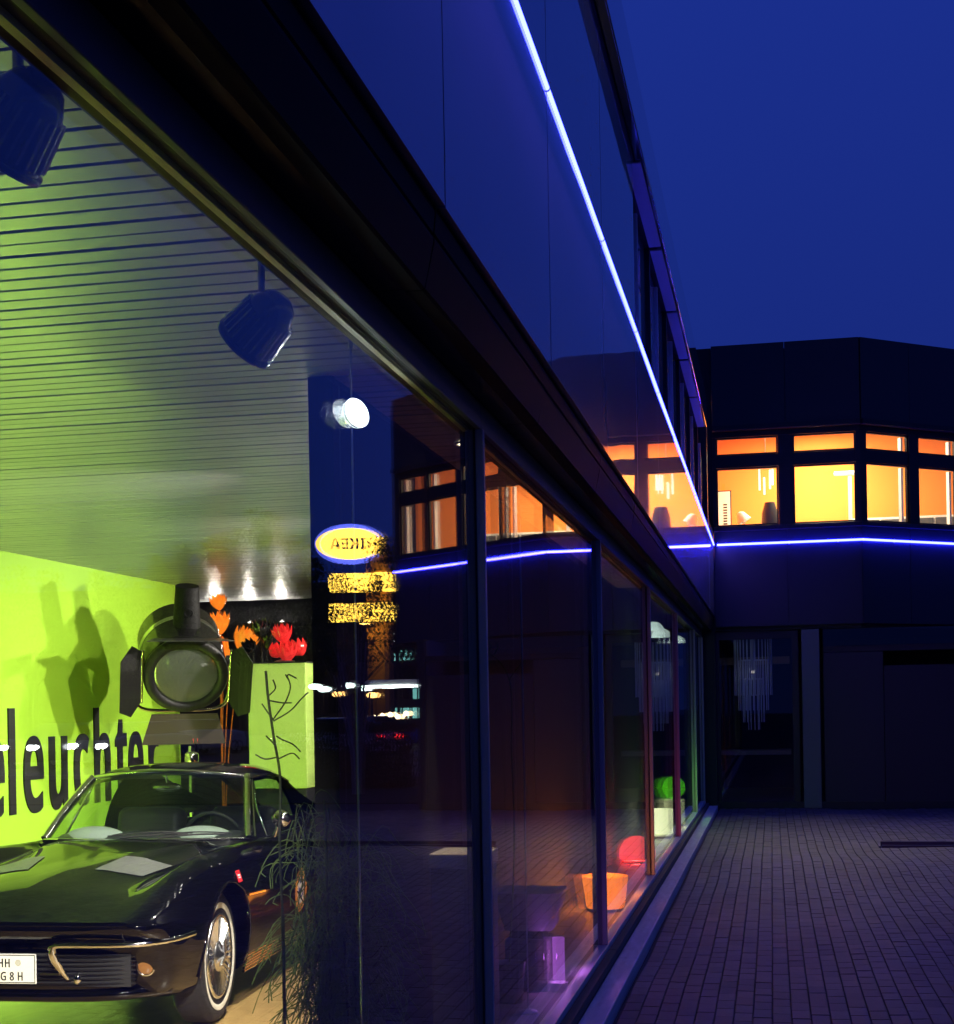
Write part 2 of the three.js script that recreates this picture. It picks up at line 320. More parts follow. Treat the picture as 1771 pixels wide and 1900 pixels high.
// ------------------------------------------------------------------ the corner building at the end of the courtyard
const A1 = new THREE.Vector2(-0.85, 23.24), B1 = new THREE.Vector2(1.41, 23.24), DIR2 = new THREE.Vector2(0.783, 0.622), C1 = B1.clone().addScaledVector(DIR2, 3.95), D1 = new THREE.Vector2(C1.x + 0.4, 33);
const corner = thing('corner_building', 'dark faceted corner building with orange lit upper windows', 'building', W(0, 0, 0));
const facets = [[A1, B1, [[-0.80, 0.16], [0.385, 1.34]]], [B1, C1, [[0.12, 1.00], [1.20, 2.02], [2.20, 2.98], [3.14, 3.80]]]];
{
  const b = corner, fm = M.darkFrame;
  // a prism on the plan of a facet: s along it, depth d inwards
  const slab = (name, P, Q, s0, s1, y0, y1, d0, d1, mat, parent = b, r = 0) => {
    const dir = Q.clone().sub(P).normalize(), len = s1 - s0;
    const g = r ? new RoundedBoxGeometry(len, y1 - y0, Math.abs(d1 - d0), 2, r) : new THREE.BoxGeometry(len, y1 - y0, Math.abs(d1 - d0));
    const nrm = new THREE.Vector2(-dir.y, dir.x);            // into the building
    const c = P.clone().addScaledVector(dir, (s0 + s1) / 2).addScaledVector(nrm, (d0 + d1) / 2);
    const m = part(name, g, mat, parent, W(c.x, (y0 + y1) / 2, c.y)); m.rotation.y = Math.atan2(dir.y, dir.x); return m;
  };
  for (const [P, Q, wins] of facets) {
    const L = Q.distanceTo(P), first = P === A1, e = first ? 0 : 0.03;
    // spandrel below the windows, in sheets with open joints
    const n = first ? 2 : 4;
    for (let i = 0; i < n; i++) slab('spandrel_sheet', P, Q, L * i / n + 0.004, L * (i + 1) / n - 0.004, 2.86, 4.36, 0, 0.04, M.panelGrey);
    slab('spandrel_core', P, Q, 0.02, L - 0.02, 2.88, 4.36, 0.05, 0.14, M.black);
    for (let i = 0; i < n; i++) slab('parapet_sheet', P, Q, L * i / n + 0.003, L * (i + 1) / n - 0.003, 6.02, 7.28, -0.03, 0.03, M.panelGrey);
    slab('parapet_core', P, Q, 0.02, L - 0.02, 6.0, 7.2, 0.05, 0.14, M.black);
    slab('eaves_board', P, Q, 0.0, L, 5.94, 6.015, -0.08, 0.12, fm);
    // the ribbon of windows: posts, rails, panes
    slab('window_sill', P, Q, 0, L, 4.365, 4.435, -0.03, 0.12, fm, b, 0.006);
    slab('transom', P, Q, 0, L, 5.365, 5.55, 0.02, 0.10, fm);
    slab('head_rail', P, Q, 0, L, 5.845, 5.935, 0.02, 0.11, fm);
    const edges = [0, ...wins.flatMap(([a, c]) => [a - (first ? A1.x : 0), c - (first ? A1.x : 0)]), L];
    for (let i = 0; i < edges.length; i += 2) if (edges[i + 1] - edges[i] > 0.01) slab('window_post', P, Q, edges[i] + 0.001, edges[i + 1] - 0.001, 4.44, 5.84, 0.004, 0.09, fm);
    wins.forEach(([a, c]) => {
      const s0 = a - (first ? A1.x : 0), s1 = c - (first ? A1.x : 0);
      for (const [y0, y1] of [[4.44, 5.36], [5.555, 5.84]]) {
        const wn = new THREE.Group(); wn.name = 'window'; b.add(wn);
        const t = 0.028;
        slab('window_frame', P, Q, s0, s0 + t, y0, y1, 0.03, 0.075, fm, wn); slab('window_frame', P, Q, s1 - t, s1, y0, y1, 0.03, 0.075, fm, wn);
        slab('window_frame', P, Q, s0 + t, s1 - t, y0, y0 + t, 0.03, 0.075, fm, wn); slab('window_frame', P, Q, s0 + t, s1 - t, y1 - t, y1, 0.03, 0.075, fm, wn);
        if (!first) slab('inner_frame', P, Q, s1 - t - 0.05, s1 - t - 0.004, y0 + t, y1 - t, 0.11, 0.17, M.white, wn);
        slab('window_pane', P, Q, s0 + t, s1 - t, y0 + t, y1 - t, 0.052, 0.0535, M.thinGlass, wn);
      }
    });
  }
  // upper room behind the ribbon of windows
  const plan = (pts) => { const s = new THREE.Shape(); pts.forEach(([x, f], i) => i ? s.lineTo(x, f) : s.moveTo(x, f)); return s; };
  const flat = (pts, y, h) => { const g = new THREE.ExtrudeGeometry(plan(pts), { depth: h, bevelEnabled: false }); g.rotateX(-Math.PI / 2); return g.translate(0, y, 0); };
  const room = [[-1.0, 23.40], [1.36, 23.40], [C1.x - 0.12, C1.y + 0.16], [C1.x - 0.1, 30], [-1.0, 30]];
  part('upper_floor', flat(room, 3.85, 0.12), std(rgb(0.3, 0.24, 0.18), 0.6), b);
  part('upper_ceiling', flat(room, 6.55, 0.1), std(rgb(0.85, 0.80, 0.70), 0.8), b);
  part('roof', flat([[-1.0, 23.36], [1.38, 23.36], [C1.x - 0.1, C1.y + 0.1], [D1.x - 0.1, 33], [-1.0, 33]], 6.9, 0.1), M.black, b);
  const orange = std(rgb(0.93, 0.29, 0.045), 0.8, 0, { bumpMap: grain(6, 3), bumpScale: 0.001 });
  part('orange_wall', boxG(-0.98, 4.42, 3.98, 6.54, 27.0, 27.12), orange, b);
  part('orange_wall', boxG(-1.0, -0.9, 3.98, 6.54, 23.42, 27.0), orange, b);
  part('room_end_wall', boxG(C1.x - 0.02, C1.x + 0.08, 2.86, 7.2, C1.y + 0.16, 33), M.darkWall, b);
  part('room_back_wall', boxG(-1.0, 5.2, 2.86, 6.9, 30.02, 30.12), M.darkWall, b);
  // ground floor, straight under the facets
  part('soffit', flat([[-1.0, 23.30], [1.38, 23.30], [C1.x - 0.1, C1.y + 0.05], [C1.x - 0.1, 30], [-1.0, 30]], 2.80, 0.07), M.darkWall, b);
  part('party_wall', boxG(-3.2, -0.851, 2.80, 7.26, 23.25, 23.41), M.darkWall, b);
  part('corner_post', boxG(-1.07, -0.86, 0, 2.80, 23.22, 23.5), M.darkFrame, b);
  part('ground_plinth', boxG(-0.86, 3.5, -0.05, 0.10, 23.32, 23.5), M.darkFrame, b);
  const dw = new THREE.Group(); dw.name = 'display_window'; b.add(dw);
  part('window_frame', boxG(-0.858, -0.80, 0.101, 2.79, 23.36, 23.42), M.darkFrame, dw);
  part('window_frame', boxG(0.32, 0.42, 0.101, 2.79, 23.36, 23.42), M.darkFrame, dw);
  part('window_frame', boxG(-0.80, 0.32, 2.66, 2.79, 23.36, 23.42), M.darkFrame, dw);
  part('window_pane', boxG(-0.80, 0.32, 0.101, 2.66, 23.385, 23.388), M.thinGlass, dw);
  part('pillar', boxG(0.47, 0.74, 0.0, 2.79, 23.26, 23.5, 0.01), std(rgb(0.11, 0.12, 0.11), 0.6), b);
  const gate = part('gate_leaf', boxG(0.80, 1.70, 0.02, 2.42, 23.36, 23.42), std(rgb(0.022, 0.021, 0.030), 0.6), b);
  part('gate_leaf', boxG(1.71, 3.42, 0.02, 2.20, 23.34, 23.42), std(rgb(0.017, 0.016, 0.024), 0.6), b);
  part('gate_head', boxG(0.80, 3.42, 2.43, 2.52, 23.36, 23.44), M.darkFrame, b);
  part('fanlight', boxG(0.80, 3.42, 2.525, 2.79, 23.40, 23.404), M.thinGlass, b);
  part('ground_end_post', boxG(3.42, 3.55, 0, 2.80, 23.30, 23.5), M.darkFrame, b);
  part('ground_end_wall', boxG(3.45, 3.55, 0, 2.80, 23.5, 30), M.darkWall, b);
  part('ground_floor', boxG(-0.86, 3.44, -0.05, 0.06, 23.5, 30), std(rgb(0.08, 0.075, 0.07), 0.5), b);
  part('ground_back_wall', boxG(-1.0, 3.45, 0.06, 2.80, 27.9, 28.0), std(rgb(0.06, 0.06, 0.06), 0.8), b);
  part('ground_party_wall', boxG(-1.0, -0.9, 0.06, 2.80, 23.5, 27.9), M.darkWall, b);
  part('shelf', boxG(-0.85, 0.30, 2.30, 2.42, 24.6, 24.9), std(rgb(0.25, 0.20, 0.13), 0.7), b);
  part('shelf', boxG(-0.85, 0.30, 0.80, 0.88, 24.4, 24.9), std(rgb(0.20, 0.18, 0.13), 0.7), b);
}
{ // one continuous light line on the facets
  const off = 0.045, n2 = new THREE.Vector2(DIR2.y, -DIR2.x);
  const p0 = W(-0.80, NEON_Y, 23.24 - off), p1 = W(B1.x + 0.012, NEON_Y, 23.24 - off), c = C1.clone().addScaledVector(n2, off), p2 = W(c.x, NEON_Y, c.y);
  const t = thing('neon_light_line', 'blue light line under the orange windows of the corner building', 'light line');
  part('neon_tube', rodG(p0, p1, 0.017, 0.017, 10), neonMat2, t); part('neon_tube', rodG(p1, p2, 0.017, 0.017, 10), neonMat2, t);
  for (const [a, b, out] of [[p0, p1, [0, -0.8, 1]], [p1, p2, [n2.x, -0.8, -n2.y]]]) {
    for (let k = 0; k < 3; k++) part('clip', new THREE.BoxGeometry(0.03, 0.05, 0.03), M.frame, t, a.clone().lerp(b, (k + 0.5) / 3).add(new THREE.Vector3(out[0], 0, out[2]).multiplyScalar(-0.028)));
    const L = new THREE.RectAreaLight(NEON_LIGHT, 8, a.distanceTo(b) - 0.02, 0.034), dir = new THREE.Vector3(...out).normalize();
    L.position.copy(a).lerp(b, 0.5).addScaledVector(dir, 0.024);
    const xax = b.clone().sub(a).normalize(), zax = dir.clone().negate(), yax = zax.clone().cross(xax).normalize();
    L.quaternion.setFromRotationMatrix(new THREE.Matrix4().makeBasis(xax, yax, zax)); scene.add(L);
  }
}
// ceiling light of the orange room
{
  const t = thing('ceiling_light_panel', 'long warm ceiling light panel in the orange upper room', 'ceiling light', W(0.9, 6.50, 25.0));
  part('housing', new THREE.BoxGeometry(2.5, 0.03, 0.5), M.white, t, new THREE.Vector3(0, 0.022, 0));
  part('diffuser', new THREE.BoxGeometry(2.4, 0.012, 0.44), glow(rgb(1, 0.85, 0.62), 3), t);
  const L = new THREE.RectAreaLight(rgb(1, 0.84, 0.55), 115, 2.4, 0.44); L.position.copy(W(0.9, 6.485, 25.0)); L.lookAt(W(0.9, 4, 25.0).add(new THREE.Vector3(0.0001, 0, 0))); scene.add(L);
}

// ------------------------------------------------------------------ the black classic coupe
// keyed curve through [z, value] pairs, smooth and without overshoot
function keyed(k) {
  const n = k.length, d = [], m = [];
  for (let i = 0; i < n - 1; i++) d.push((k[i + 1][1] - k[i][1]) / (k[i + 1][0] - k[i][0]));
  for (let i = 0; i < n; i++) m.push(i === 0 ? d[0] : i === n - 1 ? d[n - 2] : d[i - 1] * d[i] <= 0 ? 0 : 2 * d[i - 1] * d[i] / (d[i - 1] + d[i]));
  return (z) => {
    if (z <= k[0][0]) return k[0][1]; if (z >= k[n - 1][0]) return k[n - 1][1];
    let i = 0; while (z > k[i + 1][0]) i++;
    const h = k[i + 1][0] - k[i][0], t = (z - k[i][0]) / h, t2 = t * t, t3 = t2 * t;
    return (2 * t3 - 3 * t2 + 1) * k[i][1] + (t3 - 2 * t2 + t) * h * m[i] + (-2 * t3 + 3 * t2) * k[i + 1][1] + (t3 - t2) * h * m[i + 1];
  };
}
const CAR_F = 6.36, CAR_X = -3.612, CAR_TURN = 0.05;
const car = thing('classic_coupe', 'black classic sports coupe with chrome split bumper and wire-look wheels in the showroom', 'car', W(CAR_X, FLOOR, CAR_F));
car.rotation.y = CAR_TURN; car.scale.set(0.968, 1.035, 1.035);
{
  const paint = phy(rgb(0.0012, 0.0012, 0.0018), { roughness: 0.045 });
  const trim = M.chrome, AX = [0.82, 3.31], TR = 0.335;
  const yb = keyed([[0, 0.585], [0.03, 0.55], [0.12, 0.475], [0.17, 0.34], [0.26, 0.245], [0.5, 0.215], [1.2, 0.20], [3.6, 0.21], [4.1, 0.27], [4.38, 0.45], [4.45, 0.6]]);
  const wb = keyed([[0, 0.64], [0.12, 0.70], [0.28, 0.73], [0.6, 0.79], [3.8, 0.77], [4.45, 0.58]]);
  const w3 = keyed([[0, 0.66], [0.03, 0.735], [0.12, 0.80], [0.3, 0.848], [0.8, 0.882], [1.4, 0.868], [2.2, 0.862], [3.2, 0.89], [3.8, 0.85], [4.25, 0.74], [4.45, 0.6]]);
  const y3 = keyed([[0, 0.605], [0.3, 0.615], [0.8, 0.625], [3.5, 0.64], [4.45, 0.64]]);
  const w5 = keyed([[0, 0.60], [0.12, 0.67], [0.4, 0.705], [0.8, 0.725], [1.5, 0.70], [2.2, 0.70], [3.2, 0.73], [3.9, 0.66], [4.45, 0.5]]);
  const y5 = keyed([[0, 0.625], [0.05, 0.65], [0.15, 0.70], [0.3, 0.765], [0.5, 0.82], [0.8, 0.855], [1.1, 0.86], [1.5, 0.848], [2.2, 0.835], [2.7, 0.84], [3.2, 0.89], [3.7, 0.86], [4.1, 0.78], [4.4, 0.68], [4.45, 0.655]]);
  const w6 = keyed([[0, 0.46], [0.3, 0.53], [0.9, 0.56], [1.5, 0.56], [1.8, 0.60], [3.0, 0.60], [3.4, 0.5], [4.45, 0.35]]);
  const y6 = keyed([[0, 0.625], [0.15, 0.685], [0.3, 0.725], [0.6, 0.757], [1.0, 0.783], [1.45, 0.815], [1.58, 0.82], [1.72, 0.80], [1.86, 0.56], [2.0, 0.50], [3.0, 0.50], [3.15, 0.78], [3.6, 0.83], [4.1, 0.77], [4.45, 0.655]]);
  const w7 = keyed([[0, 0.10], [0.3, 0.15], [0.7, 0.27], [1.1, 0.38], [1.5, 0.45], [3, 0.4], [4.45, 0.2]]);
  const y7 = keyed([[0, 0.626], [0.15, 0.692], [0.3, 0.74], [0.6, 0.79], [1.0, 0.832], [1.4, 0.862], [1.5, 0.858], [1.64, 0.84], [1.80, 0.56], [2.0, 0.48], [3.0, 0.48], [3.15, 0.80], [3.6, 0.85], [4.1, 0.785], [4.45, 0.656]]);
  const y8 = keyed([[0, 0.627], [0.15, 0.694], [0.3, 0.746], [0.6, 0.802], [1.0, 0.85], [1.4, 0.882], [1.46, 0.878], [1.62, 0.85], [1.78, 0.56], [2.0, 0.47], [3.0, 0.47], [3.15, 0.82], [3.6, 0.86], [4.1, 0.79], [4.45, 0.657]]);
  const half = (z) => {
    const a = [[0, yb(z)], [wb(z) * 0.6, yb(z)], [wb(z), yb(z) + 0.012], [(wb(z) + w3(z)) / 2 + 0.028, yb(z) * 0.55 + y3(z) * 0.45], [w3(z), y3(z)]];
    const b = [[w3(z), y3(z)], [w5(z) + (w3(z) - w5(z)) * 0.66, y3(z) + (y5(z) - y3(z)) * 0.66], [w5(z), y5(z)], [w6(z) + (w5(z) - w6(z)) * 0.35, y6(z) + (y5(z) - y6(z)) * 0.34], [w6(z), y6(z)], [w7(z) + (w6(z) - w7(z)) * 0.3, y6(z) + (y7(z) - y6(z)) * 0.62], [w7(z), y7(z)], [0, y8(z)]];
    const smooth = (pts, n) => new THREE.CatmullRomCurve3(pts.map(([x, y]) => new THREE.Vector3(x, y, 0)), false, 'centripetal').getPoints(n);
    return [...smooth(a, 14), ...smooth(b, 34).slice(1)];
  };
  const zs = []; for (let i = 0; i <= 96; i++) { const t = i / 96; zs.push(4.45 * (t < 0.35 ? t * t / 0.35 * 0.7 + t * 0.3 : t)); }
  const ring = (z) => { const h = half(z); return [...h, ...h.slice(1, -1).reverse().map((p) => new THREE.Vector3(-p.x, p.y, 0))]; };
  const pos = [], idx = []; let n = 0;
  zs.forEach((z) => { const r = ring(z); n = r.length; r.forEach((p) => pos.push(p.x, p.y, -z)); });
  for (let i = 0; i < zs.length - 1; i++) for (let j = 0; j < n; j++) { const a = i * n + j, b = i * n + (j + 1) % n, c = a + n, d = b + n; idx.push(a, b, c, b, d, c); }
  for (const [i, flip] of [[0, true], [zs.length - 1, false]]) {
    const c = pos.length / 3; pos.push(0, 0.615 + (i ? 0.02 : 0), -zs[i]);
    for (let j = 0; j < n; j++) { const a = i * n + j, b = i * n + (j + 1) % n; flip ? idx.push(c, b, a) : idx.push(c, a, b); }
  }
  let bg = new THREE.BufferGeometry(); bg.setAttribute('position', new THREE.Float32BufferAttribute(pos, 3)); bg.setIndex(idx);
  bg.computeVertexNormals();
  { const q = bg.attributes.position, uv = []; for (let i = 0; i < q.count; i++) uv.push(q.getX(i), q.getZ(i)); bg.setAttribute('uv', new THREE.Float32BufferAttribute(uv, 2)); }
  bg = toCreasedNormals(bg, 0.62);
  let brush = new Brush(bg, paint); brush.updateMatrixWorld();
  const ev = new Evaluator(); ev.useGroups = false;
  for (const az of AX) for (const s of [-1, 1]) {
    const cut = new Brush(new THREE.CylinderGeometry(0.362, 0.362, 0.5, 40).rotateZ(Math.PI / 2), paint); cut.position.set(s * 0.80, TR + 0.012, -az); cut.updateMatrixWorld();
    brush = ev.evaluate(brush, cut, SUBTRACTION);
  }
  part('body', brush.geometry, paint, car);
  for (const az of AX) for (const s of [-1, 1]) {                  // bright arch lips
    const pts = []; for (let k = 0; k <= 20; k++) { const a = Math.PI * (k / 20) * 1.1 - 0.16; const y = TR + 0.012 + Math.sin(a) * 0.364, z = az + Math.cos(a) * 0.364; const h = half(z); let x = 0; for (const p of h) if (p.x > x && Math.abs(p.y - y) < 0.05) x = p.x; if (x) pts.push(new THREE.Vector3(s * (x - 0.001), y, -z)); }
    part('arch_lip', tubeG(pts, 0.006, 6, 40), paint, car);
  }
  // windscreen, roof, quarters
  const B = (u) => new THREE.Vector3(0.665 * u, 0.868 - 0.018 * u * u, -(1.46 + 0.30 * u * u)), T = (u) => new THREE.Vector3(0.525 * u, 1.232 - 0.045 * u * u, -(2.02 + 0.14 * u * u));
  const sheet = (fn, nu, nv) => { const p = [], id = [], uv = []; for (let i = 0; i <= nu; i++) for (let j = 0; j <= nv; j++) { const v = fn(i / nu, j / nv); p.push(v.x, v.y, v.z); uv.push(i / nu, j / nv); } for (let i = 0; i < nu; i++) for (let j = 0; j < nv; j++) { const a = i * (nv + 1) + j, b = a + 1, c = a + nv + 1, d = c + 1; id.push(a, c, b, b, c, d); } const g = new THREE.BufferGeometry(); g.setAttribute('position', new THREE.Float32BufferAttribute(p, 3)); g.setAttribute('uv', new THREE.Float32BufferAttribute(uv, 2)); g.setIndex(id); g.computeVertexNormals(); return g; };
  part('windscreen', sheet((a, b) => { const u = a * 2 - 1, q = B(u).lerp(T(u), b); q.z += 0.03 * Math.sin(Math.PI * b); return q; }, 24, 8), M.tintGlass, car);
  const railX = keyed([[2.0, 0.535], [2.6, 0.545], [3.2, 0.52], [3.95, 0.36]]), railY = keyed([[2.0, 1.172], [2.5, 1.185], [2.9, 1.14], [3.4, 0.99], [3.95, 0.85]]), midY = keyed([[2.0, 1.232], [2.4, 1.268], [2.8, 1.252], [3.2, 1.16], [3.6, 1.02], [3.95, 0.875]]);
  const roofAt = (u, z) => { const k = Math.abs(u); return new THREE.Vector3(railX(z) * u, midY(z) + (railY(z) - midY(z)) * (0.35 * k * k + 0.65 * k ** 6), -z); };
  const shell = (fn, nu, nv, t) => clean([sheet(fn, nu, nv), sheet((a, b) => { const v = fn(a, b); return new THREE.Vector3(v.x * 0.97, v.y - t, v.z); }, nu, nv)]);
  part('roof', shell((a, b) => { const u = a * 2 - 1; const z0 = 2.02 + 0.14 * u * u; return roofAt(u, z0 + (2.92 - z0) * b); }, 30, 14, 0.03), paint, car);
  part('roof_spine', shell((a, b) => roofAt((a * 2 - 1) * 0.11, 2.92 + 1.02 * b), 4, 12, 0.02), paint, car);
  for (const s of [-1, 1]) {
    const belt = (z) => new THREE.Vector3(s * (w5(z) - 0.015), y5(z) - 0.006, -z);
    part('quarter_panel', shell((a, b) => { const z = 2.70 + 1.15 * a; const q = roofAt(s, Math.min(z, 3.9)).lerp(belt(z), b); q.x += s * 0.025 * Math.sin(Math.PI * b); return q; }, 16, 8, 0.004), paint, car);
    part('quarter_panel', shell((a, b) => roofAt(s * (0.8 + 0.2 * b), 2.92 + 1.02 * a), 12, 3, 0.02), paint, car);
    part('rear_window', sheet((a, b) => { const v = roofAt(s * (0.11 + 0.69 * b), 2.92 + 0.9 * a); v.y -= 0.01; return v; }, 10, 6), M.tintGlass, car);
    const dz0 = 1.80, dz1 = 2.70;
    part('side_window', sheet((a, b) => { const z = dz0 + (dz1 - dz0) * a; const top = roofAt(s, Math.max(2.17, z)); if (z < 2.17) top.lerp(B(s), (2.17 - z) / 0.42); return belt(z).lerp(top, b); }, 10, 4), M.tintGlass, car);
    // chrome: screen pillar, vent window post, roof rail
    part('windscreen_pillar', clean([tubeG([B(s), B(s).lerp(T(s), 0.5).add(new THREE.Vector3(s * 0.006, 0, 0.024)), T(s)], 0.027, 8, 20), tubeG([B(s).add(new THREE.Vector3(s * 0.02, 0, -0.05)), T(s).add(new THREE.Vector3(s * 0.012, -0.02, -0.04))], 0.012, 8, 12)]), trim, car);
    part('vent_window_post', tubeG([belt(2.06), new THREE.Vector3(s * 0.60, 1.0, -2.12), roofAt(s, 2.22).add(new THREE.Vector3(0, -0.02, 0))], 0.009, 6, 14), trim, car);
    part('drip_rail', tubeG([2.16, 2.4, 2.6, 2.8, 3.0].map((z) => roofAt(s, z).add(new THREE.Vector3(s * 0.004, -0.002, 0))), 0.007, 6, 20), trim, car);
    part('belt_trim', tubeG([1.85, 2.1, 2.4, 2.7].map((z) => belt(z).add(new THREE.Vector3(s * 0.004, 0.004, 0))), 0.006, 6, 16), trim, car);
  }
  part('windscreen_header', tubeG([-1, -0.7, -0.35, 0, 0.35, 0.7, 1].map((u) => T(u)), 0.013, 8, 40), trim, car);
  part('windscreen_base_trim', tubeG([-1, -0.7, -0.35, 0, 0.35, 0.7, 1].map((u) => B(u)), 0.009, 8, 40), trim, car);
  part('cowl_grille', tubeG([-0.8, -0.4, 0, 0.4, 0.8].map((u) => new THREE.Vector3(0.60 * u, 0.862 + 0.01 - 0.012 * u * u, -(1.40 + 0.26 * u * u))), 0.006, 6, 30), M.black, car);
  for (const s of [-1, 1]) part('wiper', clean([tubeG([[s * 0.12 + 0.1, 0.885, -1.42], [s * 0.12 + 0.32, 0.90, -1.46], [s * 0.12 + 0.48, 0.895, -1.54]], 0.005, 6, 16), tubeG([[s * 0.12 + 0.02, 0.895, -1.43], [s * 0.12 + 0.3, 0.912, -1.475], [s * 0.12 + 0.5, 0.90, -1.56]], 0.004, 6, 16)]), M.black, car);
  // cabin
  const vinyl = std(rgb(0.03, 0.03, 0.032), 0.55), pale = std(rgb(0.42, 0.44, 0.42), 0.6);
  part('dashboard', new RoundedBoxGeometry(1.16, 0.16, 0.30, 3, 0.05), vinyl, car, new THREE.Vector3(0, 0.80, -1.86));
  for (const s of [-1, 1]) part('instrument_hood', new THREE.SphereGeometry(0.195, 24, 12, 0, Math.PI * 2, 0, Math.PI / 2).scale(1, 0.34, 0.5), pale, car, new THREE.Vector3(s * 0.35, 0.855, -1.80));
  for (const s of [-1, 1]) part('seat', clean([new RoundedBoxGeometry(0.48, 0.56, 0.16, 4, 0.07).rotateX(-0.25).translate(s * 0.33, 0.70, -2.62), new RoundedBoxGeometry(0.48, 0.16, 0.5, 3, 0.06).translate(s * 0.33, 0.55, -2.32)]), vinyl, car);
  part('steering_wheel', clean([new THREE.TorusGeometry(0.195, 0.012, 10, 40), new THREE.CylinderGeometry(0.05, 0.05, 0.03, 20).rotateX(Math.PI / 2), ...[0, 1, 2].map((k) => new THREE.BoxGeometry(0.17, 0.02, 0.006).translate(0.1, 0, 0).rotateZ(k * 2.094 + 0.5))].map((g) => g.rotateX(0.35).translate(0.35, 0.80, -2.02))), M.black, car);
  part('rear_view_mirror', clean([new THREE.SphereGeometry(0.1, 20, 10).scale(1, 0.3, 0.25).translate(0, 1.13, -2.12), rodG(new THREE.Vector3(0, 1.15, -2.12), new THREE.Vector3(0, 1.21, -2.1), 0.008)]), trim, car);
  // hood panels, seams, front end
  const topY = (x, z) => { const h = half(z); let best = 0; for (let i = 15; i < h.length - 1; i++) { const a = h[i], b = h[i + 1]; if ((a.x - x) * (b.x - x) <= 0 && a.x !== b.x) best = Math.max(best, a.y + (b.y - a.y) * (x - a.x) / (b.x - a.x)); } return best; };
  const onTop = (x, z, up = 0.002) => new THREE.Vector3(x, topY(Math.abs(x), z) + up, -z);
  for (const s of [-1, 1]) {
    part('hood_vent_panel', sheet((a, b) => onTop(s * (0.19 + 0.05 * b + (0.27) * a), 0.62 + 0.30 * b, 0.004), 12, 12), std(rgb(0.17, 0.18, 0.175), 0.4, 0.5, { bumpMap: grain(6, 6), bumpScale: 0.001 }), car);
    part('hood_seam', tubeG([0.34, 0.6, 0.9, 1.2, 1.42].map((z) => onTop(s * (w6(z) + 0.012), z, 0)), 0.0025, 5, 40), M.black, car);
  }
  const frontZ = (x, y) => { for (let z = 0; z < 0.6; z += 0.004) { const k = yb(z); if (w3(z) > Math.abs(x) * 0.98 && k <= y) return z; } return 0.3; };
  for (const s of [-1, 1]) {
    const sp = [[0.222, 0.500, 0.035], [0.26, 0.514, 0.027], [0.34, 0.517, 0.025], [0.45, 0.517, 0.025], [0.62, 0.518, 0.045], [0.745, 0.522, 0.10], [0.815, 0.525, 0.20], [0.845, 0.527, 0.34]].map(([x, y, z]) => new THREE.Vector3(s * x, y, -z));
    const c = new THREE.CatmullRomCurve3(sp, false, 'centripetal'), tg = new THREE.TubeGeometry(c, 80, 0.0145, 12);
    const bl = [[0.222, 0.512, 0.030, 0.013], [0.212, 0.475, 0.034, 0.022], [0.222, 0.43, 0.05, 0.026], [0.240, 0.385, 0.075, 0.020], [0.262, 0.345, 0.10, 0.012]];
    const blade = sheet((a, b) => { const k = Math.min(3, Math.floor(a * 4)), t = a * 4 - k, L = (i) => bl[k][i] + (bl[k + 1][i] - bl[k][i]) * t, an = b * Math.PI * 2; return new THREE.Vector3(s * (L(0) + 0.02 + Math.cos(an) * L(3)), L(1), -L(2) + Math.sin(an) * 0.014); }, 24, 14);
    part('front_bumper', clean([tg, new THREE.SphereGeometry(0.0145, 10, 8).translate(...sp[0].toArray()), new THREE.SphereGeometry(0.0145, 10, 8).translate(...sp[7].toArray()), blade]), trim, car);
    part('overrider', new THREE.SphereGeometry(0.028, 14, 10).scale(0.8, 1.1, 0.7), trim, car, new THREE.Vector3(s * 0.325, 0.345, -0.115));
    const pl = new THREE.Group(); pl.name = 'parking_lamp'; pl.position.set(s * 0.665, 0.40, -0.155); pl.rotation.y = s * 0.22; car.add(pl);
    part('bezel', new THREE.TorusGeometry(0.042, 0.006, 8, 28), trim, pl);
    part('lens', new THREE.SphereGeometry(0.04, 20, 10).scale(1, 1, 0.35), phy(rgb(0.22, 0.10, 0.03), { roughness: 0.15, clearcoat: 1 }), pl);
    part('headlamp_seam', clean([tubeG([[s * 0.28, 0.60, -0.004], [s * 0.28, 0.56, -0.028], [s * 0.28, 0.50, -0.095]], 0.0025, 5, 12), tubeG([[s * 0.60, 0.60, -0.004], [s * 0.60, 0.56, -0.028], [s * 0.60, 0.50, -0.095]], 0.0025, 5, 12)]), M.black, car);
  }
  part('nose_ridge', tubeG([-0.64, -0.5, -0.25, 0, 0.25, 0.5, 0.64].map((x) => new THREE.Vector3(x, 0.608, 0.0005)), 0.004, 6, 40), paint, car);
  const grille = new THREE.Group(); grille.name = 'grille'; car.add(grille);
  part('grille_back', boxG(-0.60, 0.60, 0.31, 0.462, 0.12, 0.17), M.black, grille);
  for (let k = 0; k < 7; k++) part('grille_bar', tubeG([[-0.62, 0.325 + k * 0.021, -0.13], [-0.4, 0.325 + k * 0.021, -0.108], [0, 0.325 + k * 0.021, -0.102], [0.4, 0.325 + k * 0.021, -0.108], [0.62, 0.325 + k * 0.021, -0.13]], 0.0045, 6, 24), std(rgb(0.010, 0.010, 0.011), 0.3, 0.2), grille);
  part('chin_panel', tubeG([[-0.74, 0.275, -0.3], [-0.5, 0.265, -0.17], [0, 0.26, -0.14], [0.5, 0.265, -0.17], [0.74, 0.275, -0.3]], 0.03, 8, 30), paint, car);
  // number plate
  const cv = document.createElement('canvas'); cv.width = 512; cv.height = 264; const cx = cv.getContext('2d');
  cx.fillStyle = '#e8e8d8'; cx.fillRect(0, 0, 512, 264); cx.strokeStyle = '#111'; cx.lineWidth = 8; cx.strokeRect(6, 6, 500, 252);
